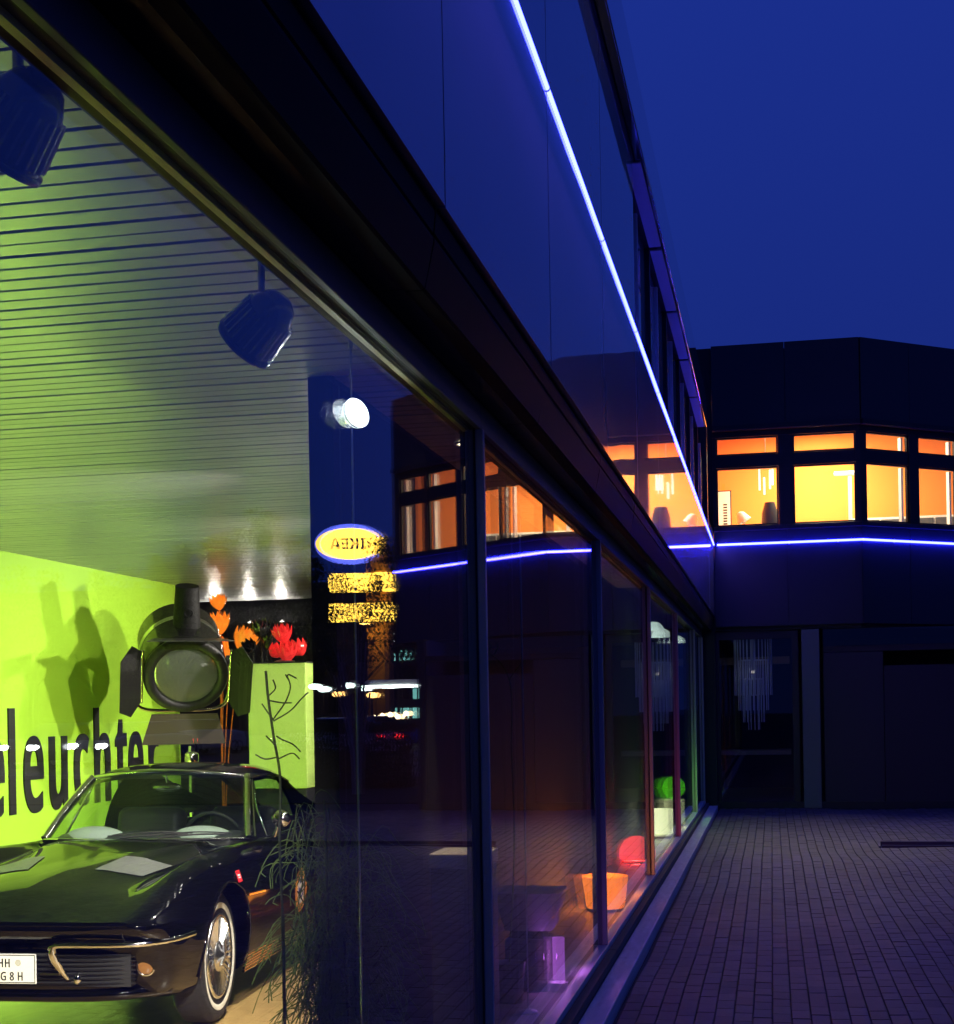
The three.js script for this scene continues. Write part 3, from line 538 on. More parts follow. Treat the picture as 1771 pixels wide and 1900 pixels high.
  cx.fillStyle = '#0c0c0c'; cx.font = 'bold 112px sans-serif'; cx.textAlign = 'left'; cx.save(); cx.scale(0.86, 1); cx.fillText('HH', 140, 118); cx.fillText('UG 8 H', 92, 240); cx.restore();
  cx.fillStyle = '#b9b9a6'; cx.beginPath(); cx.arc(336, 76, 27, 0, 7); cx.fill(); cx.strokeStyle = '#8a8a78'; cx.lineWidth = 4; cx.stroke();
  const pt = new THREE.CanvasTexture(cv); pt.colorSpace = THREE.SRGBColorSpace;
  const plate = part('number_plate', new RoundedBoxGeometry(0.27, 0.14, 0.008, 2, 0.003), std(rgb(0.7, 0.7, 0.66), 0.4), car, new THREE.Vector3(0, 0.40, -0.06));
  part('plate_face', new THREE.PlaneGeometry(0.262, 0.133), new THREE.MeshStandardMaterial({ map: pt, roughness: 0.35 }), plate, new THREE.Vector3(0, 0, 0.0045));
  part('plate_bracket', clean([new THREE.BoxGeometry(0.10, 0.012, 0.02).translate(0.20, 0.375, -0.075), new THREE.BoxGeometry(0.02, 0.10, 0.06).translate(0.06, 0.40, -0.095), new THREE.BoxGeometry(0.02, 0.10, 0.06).translate(-0.06, 0.40, -0.095)]), trim, car);
  // rocker trim, mirror, door handle, stickers
  for (const s of [-1, 1]) {
    const rk = [];
    for (let k = 0; k < 7; k++) { const y = 0.185 + k * 0.017; rk.push(tubeG([1.22, 1.7, 2.3, 2.88].map((z) => { const q = (y - yb(z)) / (y3(z) - yb(z)); return new THREE.Vector3(s * ((wb(z) + (w3(z) - wb(z)) * Math.pow(Math.max(0, q), 0.75)) + 0.012), y, -z); }), 0.0085, 6, 20)); }
    part('rocker_trim', clean(rk), trim, car);
    for (const [z, y] of [[1.28, 0.60], [1.30, 0.50]]) part('fender_louvre', new RoundedBoxGeometry(0.012, 0.018, 0.30, 2, 0.005).rotateX(-0.05), trim, car, new THREE.Vector3(s * (w3(z) - (y < 0.55 ? 0.012 : 0.002)), y, -z));
  }
  part('door_mirror', clean([new THREE.SphereGeometry(0.062, 20, 14).scale(1, 0.85, 0.6).translate(0.80, 0.945, -1.98), rodG(new THREE.Vector3(0.745, 0.84, -2.0), new THREE.Vector3(0.79, 0.92, -1.985), 0.012, 0.009)]), trim, car);
  part('door_handle', new RoundedBoxGeometry(0.03, 0.022, 0.13, 2, 0.009), trim, car, new THREE.Vector3(0.80, 0.79, -2.5));
  const sticker = (draw, w, h) => { const c = document.createElement('canvas'); c.width = c.height = 128; const q = c.getContext('2d'); draw(q); const t = new THREE.CanvasTexture(c); t.colorSpace = THREE.SRGBColorSpace; return new THREE.MeshStandardMaterial({ map: t, roughness: 0.4 }); };
  const sidePt = (z, y) => { const h = half(z); let x = 0; for (let i = 0; i < h.length - 1; i++) { const a = h[i], b = h[i + 1]; if (i > 8 && i < 26 && (a.y - y) * (b.y - y) <= 0 && a.y !== b.y) x = Math.max(x, a.x + (b.x - a.x) * (y - a.y) / (b.y - a.y)); } return new THREE.Vector3(x + 0.003, y, -z); };
  part('fender_sticker', sheet((a, b) => sidePt(0.98 + 0.075 * a, 0.69 + 0.06 * b), 4, 4), sticker((q) => { q.fillStyle = '#c2262e'; q.fillRect(0, 0, 128, 128); q.fillStyle = '#eee'; q.fillRect(24, 44, 80, 18); q.fillRect(24, 74, 80, 14); }), car);
  part('door_roundel', sheet((a, b) => { const r = 0.13 * a, t = b * Math.PI * 2; return sidePt(2.18 + r * Math.cos(t), 0.50 + r * Math.sin(t)); }, 6, 32), sticker((q) => { q.fillStyle = '#e8e6dc'; q.fillRect(0, 0, 128, 128); q.fillStyle = '#e8902a'; q.fillRect(80, 0, 48, 128); q.fillStyle = '#2c3f9c'; q.fillRect(30, 0, 18, 40); q.fillRect(20, 60, 40, 14); q.fillRect(44, 84, 20, 30); }), car);
  // wheels
  const tyreG = latheG([[0.205, -0.07], [0.25, -0.088], [0.30, -0.092], [0.325, -0.075], [0.335, -0.05], [0.335, 0.05], [0.325, 0.075], [0.30, 0.092], [0.25, 0.088], [0.205, 0.07]], 56).rotateZ(Math.PI / 2);
  const bandG = latheG([[0.243, 0.0885], [0.252, 0.0915], [0.268, 0.0925], [0.272, 0.0915]].map(([r, y]) => [r, -y]), 56).rotateZ(Math.PI / 2);
  const rimG = latheG([[0.21, 0.06], [0.215, 0.085], [0.205, 0.083], [0.195, 0.055], [0.06, 0.035], [0.0, 0.035]].map(([r, y]) => [r, -y]), 56).rotateZ(Math.PI / 2);
  const bladeG = new THREE.BoxGeometry(0.022, 0.125, 0.009).rotateY(0.35).rotateZ(-0.10).translate(0.078, 0.132, 0);
  const hubG = clean([latheG([[0, 0.118], [0.022, 0.117], [0.034, 0.105], [0.055, 0.098], [0.078, 0.085], [0.084, 0.05]].map(([r, y]) => [r, -y]), 24).rotateZ(Math.PI / 2)]);
  const spinG = clean([0, 1, 2].map((k) => new RoundedBoxGeometry(0.016, 0.085, 0.022, 2, 0.006).translate(0.116, 0.04, 0).rotateX(k * 2.094)));
  const metal = std(rgb(0.88, 0.88, 0.90), 0.24, 1), whiteBand = std(rgb(0.72, 0.70, 0.60), 0.6), dark = std(rgb(0.42, 0.42, 0.43), 0.3, 0.95);
  for (const az of AX) for (const s of [-1, 1]) {
    const w = new THREE.Group(); w.name = 'wheel'; w.position.set(s * 0.715, TR, -az); w.rotation.y = (s < 0 ? Math.PI : 0) + (az < 2 ? 0.05 : 0); car.add(w);
    part('tyre', tyreG, M.rubber, w); part('white_wall', bandG, whiteBand, w); part('rim', rimG, dark, w);
    for (let k = 0; k < 36; k++) { const m = part('fin', bladeG, metal, w); m.rotation.x = k / 36 * Math.PI * 2; }
    part('rim_ring', new THREE.TorusGeometry(0.205, 0.012, 8, 56).rotateY(Math.PI / 2).translate(0.082, 0, 0), metal, w);
    part('hub_cap', hubG, metal, w); part('spinner', spinG, metal, w);
  }
}

// ------------------------------------------------------------------ things in the showroom
function pointLamp(pos, col, I, r = 2) { const L = new THREE.PointLight(col, I, 0, 2); L.position.copy(pos); L.castShadow = true; L.shadow.radius = r; scene.add(L); return L; }
{ // big studio spotlight with barn doors on a chrome stand
  const p = onF(345, 1250, 11.7);
  const t = thing('studio_spotlight', 'large chrome and black studio spotlight with open barn doors on a stand', 'spotlight', W(p.x, FLOOR, p.f));
  const hy = p.y - FLOOR;
  part('stand_column', rodG(new THREE.Vector3(0, 0.05, -0.1), new THREE.Vector3(0, hy - 0.62, -0.1), 0.028), M.chrome, t);
  part('stand_collar', latheG([[0.03, 0], [0.06, 0.01], [0.06, 0.09], [0.035, 0.11]], 20), M.chrome, t, new THREE.Vector3(0, hy - 0.78, -0.1));
  for (let k = 0; k < 3; k++) { const a = k * 2.094 + 0.5; part('stand_leg', rodG(new THREE.Vector3(0, 0.5, -0.1), new THREE.Vector3(Math.cos(a) * 0.42, 0.015, -0.1 + Math.sin(a) * 0.42), 0.016), M.chrome, t); }
  const head = new THREE.Group(); head.name = 'lamp_head'; head.position.set(0, hy, 0); head.rotation.set(0.52, 0.50, 0, 'YXZ'); t.add(head);
  const shellM = phy(rgb(0.014, 0.014, 0.014), { roughness: 0.2 }), blk = std(rgb(0.012, 0.012, 0.012), 0.5);
  part('barrel', latheG([[0.02, -0.74], [0.31, -0.72], [0.36, -0.64], [0.36, -0.02], [0.345, 0.0]], 48).rotateX(Math.PI / 2), shellM, head);
  part('bezel', latheG([[0.268, 0.0], [0.35, -0.01], [0.36, 0.03], [0.34, 0.06], [0.285, 0.065], [0.268, 0.03]], 48).rotateX(Math.PI / 2), blk, head);
  const rings = []; for (let k = 0; k < 9; k++) rings.push([0.268 * k / 9, 0.03 + 0.035 * (1 - (k / 9) ** 2)], [0.268 * (k + 0.96) / 9, 0.02 + 0.035 * (1 - (k / 9) ** 2)]);
  part('lens', latheG(rings, 48).rotateX(Math.PI / 2), phy(rgb(0.16, 0.17, 0.16), { roughness: 0.12, clearcoat: 1, metalness: 0.3 }), head);
  part('vent_chimney', clean([new THREE.CylinderGeometry(0.10, 0.12, 0.40, 24).rotateX(-0.2).translate(0.02, 0.48, -0.28), new THREE.TorusGeometry(0.035, 0.008, 8, 20).translate(0.02, 0.50, -0.155)]), phy(rgb(0.012, 0.012, 0.012), { roughness: 0.5, specularIntensity: 0.3 }), head);
  part('barrel_band', latheG([[0.361, -0.40], [0.368, -0.39], [0.368, -0.35], [0.361, -0.34]], 48).rotateX(Math.PI / 2), M.chrome, head);
  const door = (pts) => { const s = new THREE.Shape(); pts.forEach(([x, y], i) => i ? s.lineTo(x, y) : s.moveTo(x, y)); return new THREE.ExtrudeGeometry(s, { depth: 0.006, bevelEnabled: false }); };
  const wing = door([[0, -0.24], [0, 0.24], [0.13, 0.34], [0.27, 0.24], [0.27, -0.24], [0.13, -0.34]]);
  part('barn_door', wing.clone().rotateY(-0.95).translate(0.37, 0, 0.05), blk, head);
  part('barn_door', wing.clone().rotateY(Math.PI + 0.80).translate(-0.37, 0, 0.05), blk, head);
  const flap = door([[-0.28, 0], [0.28, 0], [0.36, 0.28], [-0.36, 0.28]]);
  part('barn_door', flap.clone().rotateX(1.18).translate(0, 0.365, 0.05), std(rgb(0.10, 0.10, 0.10), 0.3, 0.6), head);
  part('barn_door', flap.clone().rotateZ(Math.PI).rotateX(-0.18).translate(0, -0.365, 0.05), std(rgb(0.075, 0.055, 0.045), 0.6), head);
  for (const s of [-1, 1]) part('hinge', new THREE.CylinderGeometry(0.012, 0.012, 0.5, 8).translate(s * 0.37, 0, 0.05), M.chrome, head);
  part('yoke', tubeG([[-0.41, 0, -0.25], [-0.42, -0.3, -0.25], [-0.36, -0.46, -0.25], [0, -0.5, -0.25], [0.36, -0.46, -0.25], [0.42, -0.3, -0.25], [0.41, 0, -0.25]], 0.016, 8, 60), M.chrome, head);
  for (const s of [-1, 1]) part('yoke_knob', new THREE.CylinderGeometry(0.04, 0.04, 0.05, 16).rotateZ(Math.PI / 2).translate(s * 0.40, 0, -0.25), blk, head);
}
{ // lime display stand with glass flowers
  const a = onF(474, 1462, 13.3), b = onF(577, 1230, 13.3), cx = (a.x + b.x) / 2, w = b.x - a.x;
  const t = thing('display_stand', 'pale lime green display board on a dark base behind the coupe', 'display stand', W(cx, FLOOR, 13.3));
  part('base', boxG(-w / 2 + 0.01, w / 2 - 0.01, 0, a.y - FLOOR - 0.002, -0.15, 0.2, 0.01), M.black, t);
  part('board', boxG(-w / 2, w / 2, a.y - FLOOR, b.y - FLOOR, -0.16, 0.16, 0.012), std(rgb(0.50, 0.72, 0.17), 0.25), t);
  const shelf = part('top', boxG(-w / 2 - 0.01, w / 2 + 0.01, b.y - FLOOR + 0.001, b.y - FLOOR + 0.012, -0.17, 0.17), M.black, t);
  const blossom = (r, h, n = 9) => { const p = [], id = []; for (let i = 0; i <= 6; i++) for (let j = 0; j < n * 4; j++) { const q = i / 6, an = j / (n * 4) * Math.PI * 2, jag = i === 6 ? 0.34 * h * (j % 4 === 0 ? 1 : j % 2 ? 0.2 : -0.4) : 0, rad = r * (0.18 + 0.82 * Math.sin(q * 1.45) ** 0.8) * (1 + 0.07 * Math.cos(an * n) * q); p.push(Math.cos(an) * rad, q * h + jag, Math.sin(an) * rad); } const m = n * 4; for (let i = 0; i < 6; i++) for (let j = 0; j < m; j++) { const A = i * m + j, B = i * m + (j + 1) % m; id.push(A, A + m, B, B, A + m, B + m); } const g = new THREE.BufferGeometry(); g.setAttribute('position', new THREE.Float32BufferAttribute(p, 3)); g.setIndex(id); g.computeVertexNormals(); return g; };
  const lampOf = (name, label, spots, f, emit, k, base, floorY) => {
    const q0 = onF(spots[0][0], spots[0][1], f), o = thing(name, label, 'flower lamp', W(q0.x, floorY, f));
    const stems = [];
    for (const [px, py, r, tilt] of spots) {
      const q = onF(px, py, f), at = new THREE.Vector3(q.x - q0.x, q.y - floorY, 0);
      const fl = part('blossom', clean([blossom(r, r * 1.25), blossom(r * 0.72, r * 1.4, 7).rotateY(0.4), blossom(r * 0.42, r * 1.45, 5).rotateY(0.9)].map((g) => { const q = g.toNonIndexed(); q.deleteAttribute('uv'); return q; })), new THREE.MeshPhysicalMaterial({ color: base, roughness: 0.12, clearcoat: 1, emissive: emit, emissiveIntensity: k, side: THREE.DoubleSide }), o, at.clone().add(new THREE.Vector3(0, -r * 0.6, 0)));
      fl.rotation.set(rr(0.0, 0.5), rr(0, 3), tilt);
      stems.push(tubeG([[0, 0.02, 0], [at.x * 0.3, at.y * 0.45, 0.02], [at.x, at.y - r * 0.6, 0]], 0.006, 6, 20));
    }
    part('stem', clean(stems), std(base, 0.2, 0.1), o); part('foot', latheG([[0, 0], [0.1, 0], [0.095, 0.012], [0.02, 0.03], [0.0, 0.03]], 24), M.steel, o);
    return o;
  };
  lampOf('glass_flower_lamp', 'red glass flower lamp standing on the lime display board', [[528, 1182, 0.10, 0.1], [562, 1205, 0.085, -0.7], [505, 1208, 0.075, 0.8], [535, 1214, 0.11, 0]], 13.3, rgb(0.9, 0.035, 0.03), 0.55, rgb(0.55, 0.02, 0.02), b.y + 0.013);
  lampOf('glass_flower_lamp', 'black glass flower lamp between the red and orange flower lamps', [[486, 1172, 0.10, 0.2], [496, 1196, 0.08, -0.6], [470, 1200, 0.08, 0.6]], 13.6, rgb(0, 0, 0), 0, rgb(0.02, 0.02, 0.02), FLOOR);
  lampOf('glass_flower_lamp', 'tall orange glass flower lamp beside the studio spotlight', [[408, 1122, 0.085, 0], [410, 1163, 0.12, 0.1], [445, 1192, 0.13, -0.8], [414, 1205, 0.10, 0.3], [425, 1220, 0.09, 0.5]], 14.0, rgb(1, 0.26, 0.02), 0.85, rgb(0.7, 0.2, 0.02), FLOOR);
}
// track spotlights under the ceiling, just behind the glass
function trackHead(label, px, py, x, yawT, tilt, lit) {
  const p = onX(px, py, x), t = thing('track_spotlight', label, 'track spotlight', W(x, CEIL, p.f), 'track spotlights behind the shop glass');
  const drop = CEIL - p.y;
  part('track_box', new RoundedBoxGeometry(0.09, 0.06, 0.20, 2, 0.008), M.darkFrame, t, new THREE.Vector3(0.02, -0.035, -0.06));
  part('drop_rod', rodG(new THREE.Vector3(0, -0.05, 0), new THREE.Vector3(0, -drop + 0.08, 0), 0.010), M.steel, t);
  const h = new THREE.Group(); h.name = 'lamp_head'; h.position.set(0, -drop, 0); h.rotation.set(0, yawT, tilt); h.scale.setScalar(0.74); t.add(h);
  const m = std(rgb(0.10, 0.105, 0.12), 0.22, 0.8), ribM = std(rgb(0.42, 0.43, 0.45), 0.2, 0.9);
  const prof = [[0.0, 0.125], [0.035, 0.12], [0.062, 0.10], [0.082, 0.06], [0.094, 0.0], [0.102, -0.07], [0.104, -0.085]];
  part('shell', latheG(prof, 36), m, h);
  for (let k = 0; k < 26; k++) { const a = k / 26 * Math.PI * 2; part('rib', new THREE.BoxGeometry(0.007, 0.12, 0.012).rotateX(-0.11).translate(0, -0.015, 0.0985), ribM, h).rotation.y = a; }
  part('front_ring', latheG([[0.104, -0.085], [0.113, -0.09], [0.113, -0.105], [0.100, -0.108], [0.096, -0.09]], 36), m, h);
  part('reflector', latheG([[0.02, -0.0], [0.06, -0.035], [0.09, -0.088]], 30), lit ? glow(rgb(0.85, 0.95, 1), 14) : M.chrome, h);
  return { t, h, p };
}
const t1 = trackHead('ribbed dark track spotlight on the slatted ceiling, partly cut off beside the near mullion', 36, 222, -1.27, -0.25, -0.75, false);
const t2 = trackHead('ribbed dark track spotlight hanging over the coupe, tilted towards the green wall', 487, 600, -1.27, -0.35, -0.95, false);
{ // steel cables with a lit spot
  const p = onX(652, 715, -1.28), t = thing('cable_spotlight', 'lit white spotlight clamped on a thin vertical steel cable behind the glass', 'cable spotlight', W(-1.28, FLOOR, p.f));
  part('cable', rodG(new THREE.Vector3(0, 0.01, 0), new THREE.Vector3(0, CEIL - FLOOR - 0.01, 0), 0.0032, 0.0032, 6), M.steel, t);
  part('ceiling_hook', clean([latheG([[0, 0], [0.03, 0], [0.03, 0.02], [0, 0.02]], 16).translate(0, CEIL - FLOOR - 0.03, 0), rodG(new THREE.Vector3(0, CEIL - FLOOR - 0.16, 0), new THREE.Vector3(0, CEIL - FLOOR - 0.04, 0), 0.008)]), M.steel, t);
  part('foot', latheG([[0, 0], [0.06, 0], [0.06, 0.015], [0.01, 0.03], [0, 0.03]], 20), M.steel, t);
  const q = onX(672, 785, -1.28), y = q.y - FLOOR;
  const h = new THREE.Group(); h.name = 'lamp_head'; h.position.set(0.02, y, 0.03); h.rotation.set(1.2, 0, -0.95); t.add(h);
  part('reflector', latheG([[0.012, -0.06], [0.026, -0.055], [0.042, -0.02], [0.048, 0.01]], 28), std(rgb(0.5, 0.5, 0.5), 0.2, 0.9), h);
  part('bulb', latheG([[0, 0.012], [0.025, 0.01], [0.043, 0.003], [0.045, -0.006], [0, -0.008]], 28), glow(rgb(0.80, 0.95, 1), 12), h);
  const L = new THREE.SpotLight(rgb(0.85, 0.96, 1), 3, 0, 0.9, 0.5, 2); L.position.copy(W(-1.26, q.y, p.f - 0.07)); L.target.position.copy(W(-0.6, 0.6, 2)); L.castShadow = true; scene.add(L); scene.add(L.target);
  const p2 = onX(966, 1045, -1.30), t2c = thing('steel_cable', 'thin vertical steel cable stretched behind the glass beside the second mullion', 'cable', W(-1.30, FLOOR, p2.f));
  part('cable', rodG(new THREE.Vector3(0, 0.01, 0), new THREE.Vector3(0, CEIL - FLOOR - 0.01, 0), 0.005, 0.005, 6), M.steel, t2c);
  part('foot', latheG([[0, 0], [0.05, 0], [0.05, 0.012], [0.01, 0.025], [0, 0.025]], 20), M.steel, t2c);
}
// ------------------------------------------------------------------ plants in the window
function twigPlant(label, x, f, h, n, spread, strands, seedN) {
  seed = seedN;
  const t = thing('potted_plant', label, 'plant', W(x, FLOOR, f));
  part('pot', latheG([[0, 0], [0.10, 0], [0.135, 0.30], [0.14, 0.31], [0.125, 0.31], [0.12, 0.28], [0, 0.28]], 28), std(rgb(0.02, 0.02, 0.022), 0.4), t);
  part('soil', latheG([[0, 0.285], [0.119, 0.282]], 20), std(rgb(0.03, 0.022, 0.016), 0.95), t);
  const green = phy(rgb(0.13, 0.20, 0.050), { roughness: 0.6 }), bark = std(rgb(0.05, 0.055, 0.028), 0.75);
  const stems = [], leaves = [];
  const tops = [];
  for (let i = 0; i < n; i++) {
    const a = rr(0, 6.28), r = rr(0.01, 0.07), H = h * rr(0.55, 1), lean = spread * rr(0.15, 0.7), p0 = new THREE.Vector3(Math.cos(a) * r, 0.27, Math.sin(a) * r), p3 = new THREE.Vector3(Math.cos(a) * lean, H, Math.sin(a) * lean);
    const mid = p0.clone().lerp(p3, 0.5).add(new THREE.Vector3(rr(-0.03, 0.03), 0.05, rr(-0.03, 0.03)));
    stems.push(tubeG([p0, mid, p3], 0.0042, 5, 16)); tops.push([p0, mid, p3]);
    for (let k = 0; k < 6; k++) { // forked twigs
      const b0 = p0.clone().lerp(p3, rr(0.45, 0.98)), an = rr(0, 6.28), l = rr(0.06, 0.16), e1 = b0.clone().add(new THREE.Vector3(Math.cos(an) * l * 0.8, l * rr(0.3, 1.0), Math.sin(an) * l * 0.8));
      stems.push(tubeG([b0, b0.clone().lerp(e1, 0.5).add(new THREE.Vector3(0, -0.015, 0)), e1], 0.0026, 4, 8));
    }
  }
  for (let i = 0; i < strands; i++) { // long curling blades
    const [p0, mid, p3] = tops[i % n], s = rr(0, 1), b = s < 0.5 ? p0.clone().lerp(mid, s * 2) : mid.clone().lerp(p3, s * 2 - 1), an = rr(0, 6.28), l = rr(0.06, 0.24), up = rr(-0.04, 0.13), dx = Math.cos(an), dz = Math.sin(an);
    const q1 = b.clone().add(new THREE.Vector3(dx * l * 0.45, up, dz * l * 0.45)), q2 = b.clone().add(new THREE.Vector3(dx * l * rr(0.7, 1.0), up - rr(0.0, 0.14), dz * l * 0.85)), q3 = q2.clone().add(new THREE.Vector3(dx * rr(-0.05, 0.08), -rr(0.01, 0.09), dz * rr(-0.05, 0.08)));
    leaves.push(tubeG([b, q1, q2, q3], rr(0.0012, 0.0026), 3, 12));
  }
  part('stems', clean(stems), bark, t);
  const fol = part('foliage', clean(leaves), green, t); fol.userData.kind = 'stuff';
  return t;
}
{
  const p = onX(650, 1500, -1.40);
  twigPlant('wispy grassy green plant in a black pot just behind the shop glass', -1.40, p.f, 1.36, 12, 0.27, 1100, 21);
  const q = onX(522, 1400, -1.50);
  // a taller forked twig in the same window
  seed = 5;
  const t = thing('branch_plant', 'tall bare forked branch in a dark pot in front of the lime display board', 'plant', W(-1.50, FLOOR, q.f));
  part('pot', latheG([[0, 0], [0.07, 0], [0.09, 0.22], [0.08, 0.22], [0, 0.2]], 24), std(rgb(0.02, 0.02, 0.022), 0.4), t);
  const P = (px, py) => { const w = onF(px, py, q.f); return new THREE.Vector3(w.x + 1.50, w.y - FLOOR, 0); };
  const st = [[[525, 1700], [522, 1560], [517, 1440], [513, 1370], [500, 1290], [492, 1245]], [[507, 1335], [528, 1300], [534, 1275], [538, 1252], [545, 1258]], [[508, 1338], [540, 1318], [560, 1298], [568, 1285]], [[508, 1336], [497, 1322], [485, 1306]], [[515, 1402], [506, 1385], [500, 1365]], [[515, 1405], [495, 1408], [476, 1400]], [[558, 1395], [545, 1382], [530, 1372], [513, 1366]], [[556, 1408], [540, 1398], [515, 1408]], [[501, 1300], [520, 1304], [540, 1304]], [[500, 1290], [508, 1278], [512, 1262]], [[536, 1262], [531, 1254], [528, 1252]]];
  const gs = st.map((l, i) => tubeG(l.map(([a, b], k) => P(a, b).add(new THREE.Vector3(0, 0, rr(-0.03, 0.03) * (k ? 1 : 0)))), i ? 0.0024 : 0.0045, 6, l.length * 5));
  const tall = P(525, 1700); gs.push(tubeG([[tall.x * 0.2, 0.18, 0], [tall.x * 0.7, tall.y * 0.5, 0], tall.toArray()], 0.0055, 6, 12));
  part('branch', clean(gs), std(rgb(0.05, 0.065, 0.03), 0.7), t);
  const q2 = onX(935, 1200, -1.45); seed = 11;
  const t2b = thing('branch_plant', 'thin twig plant reaching up beside the pale display column', 'plant', W(-1.45, FLOOR, q2.f));
  part('pot', latheG([[0, 0], [0.07, 0], [0.09, 0.22], [0.08, 0.22], [0, 0.2]], 24), std(rgb(0.02, 0.02, 0.022), 0.4), t2b);
  const Q = (px, py) => { const w = onF(px, py, q2.f); return new THREE.Vector3(w.x + 1.45, w.y - FLOOR, 0); };
  part('branch', clean([[[950, 1400], [945, 1260], [925, 1225], [895, 1203]], [[918, 1214], [924, 1200], [922, 1192]], [[908, 1208], [912, 1196], [905, 1190]], [[945, 1262], [960, 1240], [975, 1225]]].map((l) => tubeG(l.map(([a, b]) => Q(a, b)), 0.004, 5, 16)).concat([tubeG([[0, 0.18, 0], Q(955, 1560).toArray(), Q(950, 1400).toArray()], 0.005, 5, 10)])), std(rgb(0.12, 0.18, 0.04), 0.6), t2b);
}
// ------------------------------------------------------------------ lamps and plinths along the window
{
  const D = FLOOR;
  const pl = thing('display_column', 'pale beige display column standing behind the first mullion', 'plinth', W(-1.49, D, 7.0));
  part('shaft', boxG(-0.14, 0.13, 0, 0.86, -0.16, 0.16, 0.006), std(rgb(0.20, 0.155, 0.115), 0.7), pl);
  part('cap', boxG(-0.145, 0.135, 0.862, 0.93, -0.165, 0.165, 0.006), std(rgb(0.55, 0.48, 0.36), 0.6), pl);
  // purple uplit planter on a box
  const pu = thing('planter_lamp', 'dark flared planter over a box glowing violet from below', 'lamp', W(-1.36, D, 8.35));
  part('box', boxG(-0.17, 0.08, 0, 0.30, -0.13, 0.13, 0.01), std(rgb(0.10, 0.095, 0.075), 0.6), pu);
  part('planter', new THREE.CylinderGeometry(0.27, 0.19, 0.22, 4, 1).rotateY(Math.PI / 4).translate(-0.03, 0.46, 0), std(rgb(0.20, 0.18, 0.22), 0.45), pu);
  const vt = part('light_tube', new THREE.CylinderGeometry(0.035, 0.035, 0.24, 20), glow(rgb(0.40, 0.10, 0.62), 1.6), pu, new THREE.Vector3(0.14, 0.19, 0.10));
  part('tube_foot', new THREE.CylinderGeometry(0.05, 0.055, 0.05, 20).translate(0.14, 0.03, 0.10), M.white, pu);
  part('planter_foot', boxG(-0.14, 0.05, 0.30, 0.352, -0.1, 0.1), M.black, pu);
  pointLamp(W(-1.22, D + 0.2, 8.25), rgb(0.55, 0.16, 0.9), 0.35, 2);
  // orange cup
  const f1 = 11.6, oc = thing('cup_lamp', 'glowing orange cup-shaped floor lamp close behind the glass', 'floor lamp', W(-1.33, D, f1), 'coloured lamps along the shop window');
  part('shade', latheG([[0.145, 0.02], [0.155, 0.04], [0.185, 0.27], [0.18, 0.275], [0.15, 0.05], [0.0, 0.04]], 36), new THREE.MeshStandardMaterial({ color: rgb(0.8, 0.3, 0.03), roughness: 0.35, emissive: rgb(1, 0.22, 0.004), emissiveIntensity: 3.0, side: THREE.DoubleSide }), oc);
  part('bulb', new THREE.SphereGeometry(0.085, 24, 16).translate(0.02, 0.15, 0), glow(rgb(1, 0.42, 0.03), 4), oc); part('foot', latheG([[0, 0], [0.15, 0], [0.15, 0.018], [0, 0.02]], 28), M.black, oc);
  pointLamp(W(-1.31, D + 0.15, f1), rgb(1, 0.28, 0.02), 4.5, 3);
  // red dome
  const f2 = 15.2, rd = thing('dome_lamp', 'glowing red dome lamp on the window floor', 'floor lamp', W(-1.40, D, f2), 'coloured lamps along the shop window');
  part('shade', new THREE.SphereGeometry(0.19, 32, 16, 0, Math.PI * 2, 0, 1.9).scale(1, 0.95, 1).translate(0, 0.09, 0), glow(rgb(1, 0.06, 0.06), 3.4, rgb(0.7, 0.1, 0.1)), rd); part('foot', latheG([[0, 0], [0.17, 0], [0.16, 0.025], [0, 0.03]], 28), M.white, rd);
  pointLamp(W(-1.40, D + 0.12, f2), rgb(1, 0.10, 0.08), 2.2, 3);
  // white cylinder
  const f3 = 18.0, wc = thing('drum_lamp', 'glowing cream drum lamp near the far end of the window', 'floor lamp', W(-1.37, D, f3), 'coloured lamps along the shop window');
  part('shade', new THREE.CylinderGeometry(0.165, 0.165, 0.30, 32).translate(0, 0.20, 0), glow(rgb(0.85, 0.95, 0.50), 5.0, rgb(0.7, 0.7, 0.5)), wc); part('foot', latheG([[0, 0], [0.13, 0], [0.13, 0.04], [0, 0.05]], 28), M.white, wc);
  pointLamp(W(-1.37, D + 0.2, f3), rgb(0.9, 1, 0.6), 1.0, 3);
  // green globe on a drum
  const f4 = 20.0, gg = thing('globe_lamp', 'glowing green globe lamp on a pale drum at the end of the window', 'floor lamp', W(-1.33, D, f4), 'coloured lamps along the shop window');
  part('globe', new THREE.SphereGeometry(0.155, 28, 18).translate(0, 0.50, 0), glow(rgb(0.10, 0.75, 0.01), 2.6, rgb(0.2, 0.6, 0.1)), gg); part('drum', new THREE.CylinderGeometry(0.14, 0.15, 0.34, 28).translate(0, 0.17, 0), glow(rgb(0.75, 0.85, 0.40), 1.8, rgb(0.7, 0.7, 0.5)), gg);
  pointLamp(W(-1.33, D + 0.5, f4), rgb(0.25, 1, 0.06), 0.8, 3);
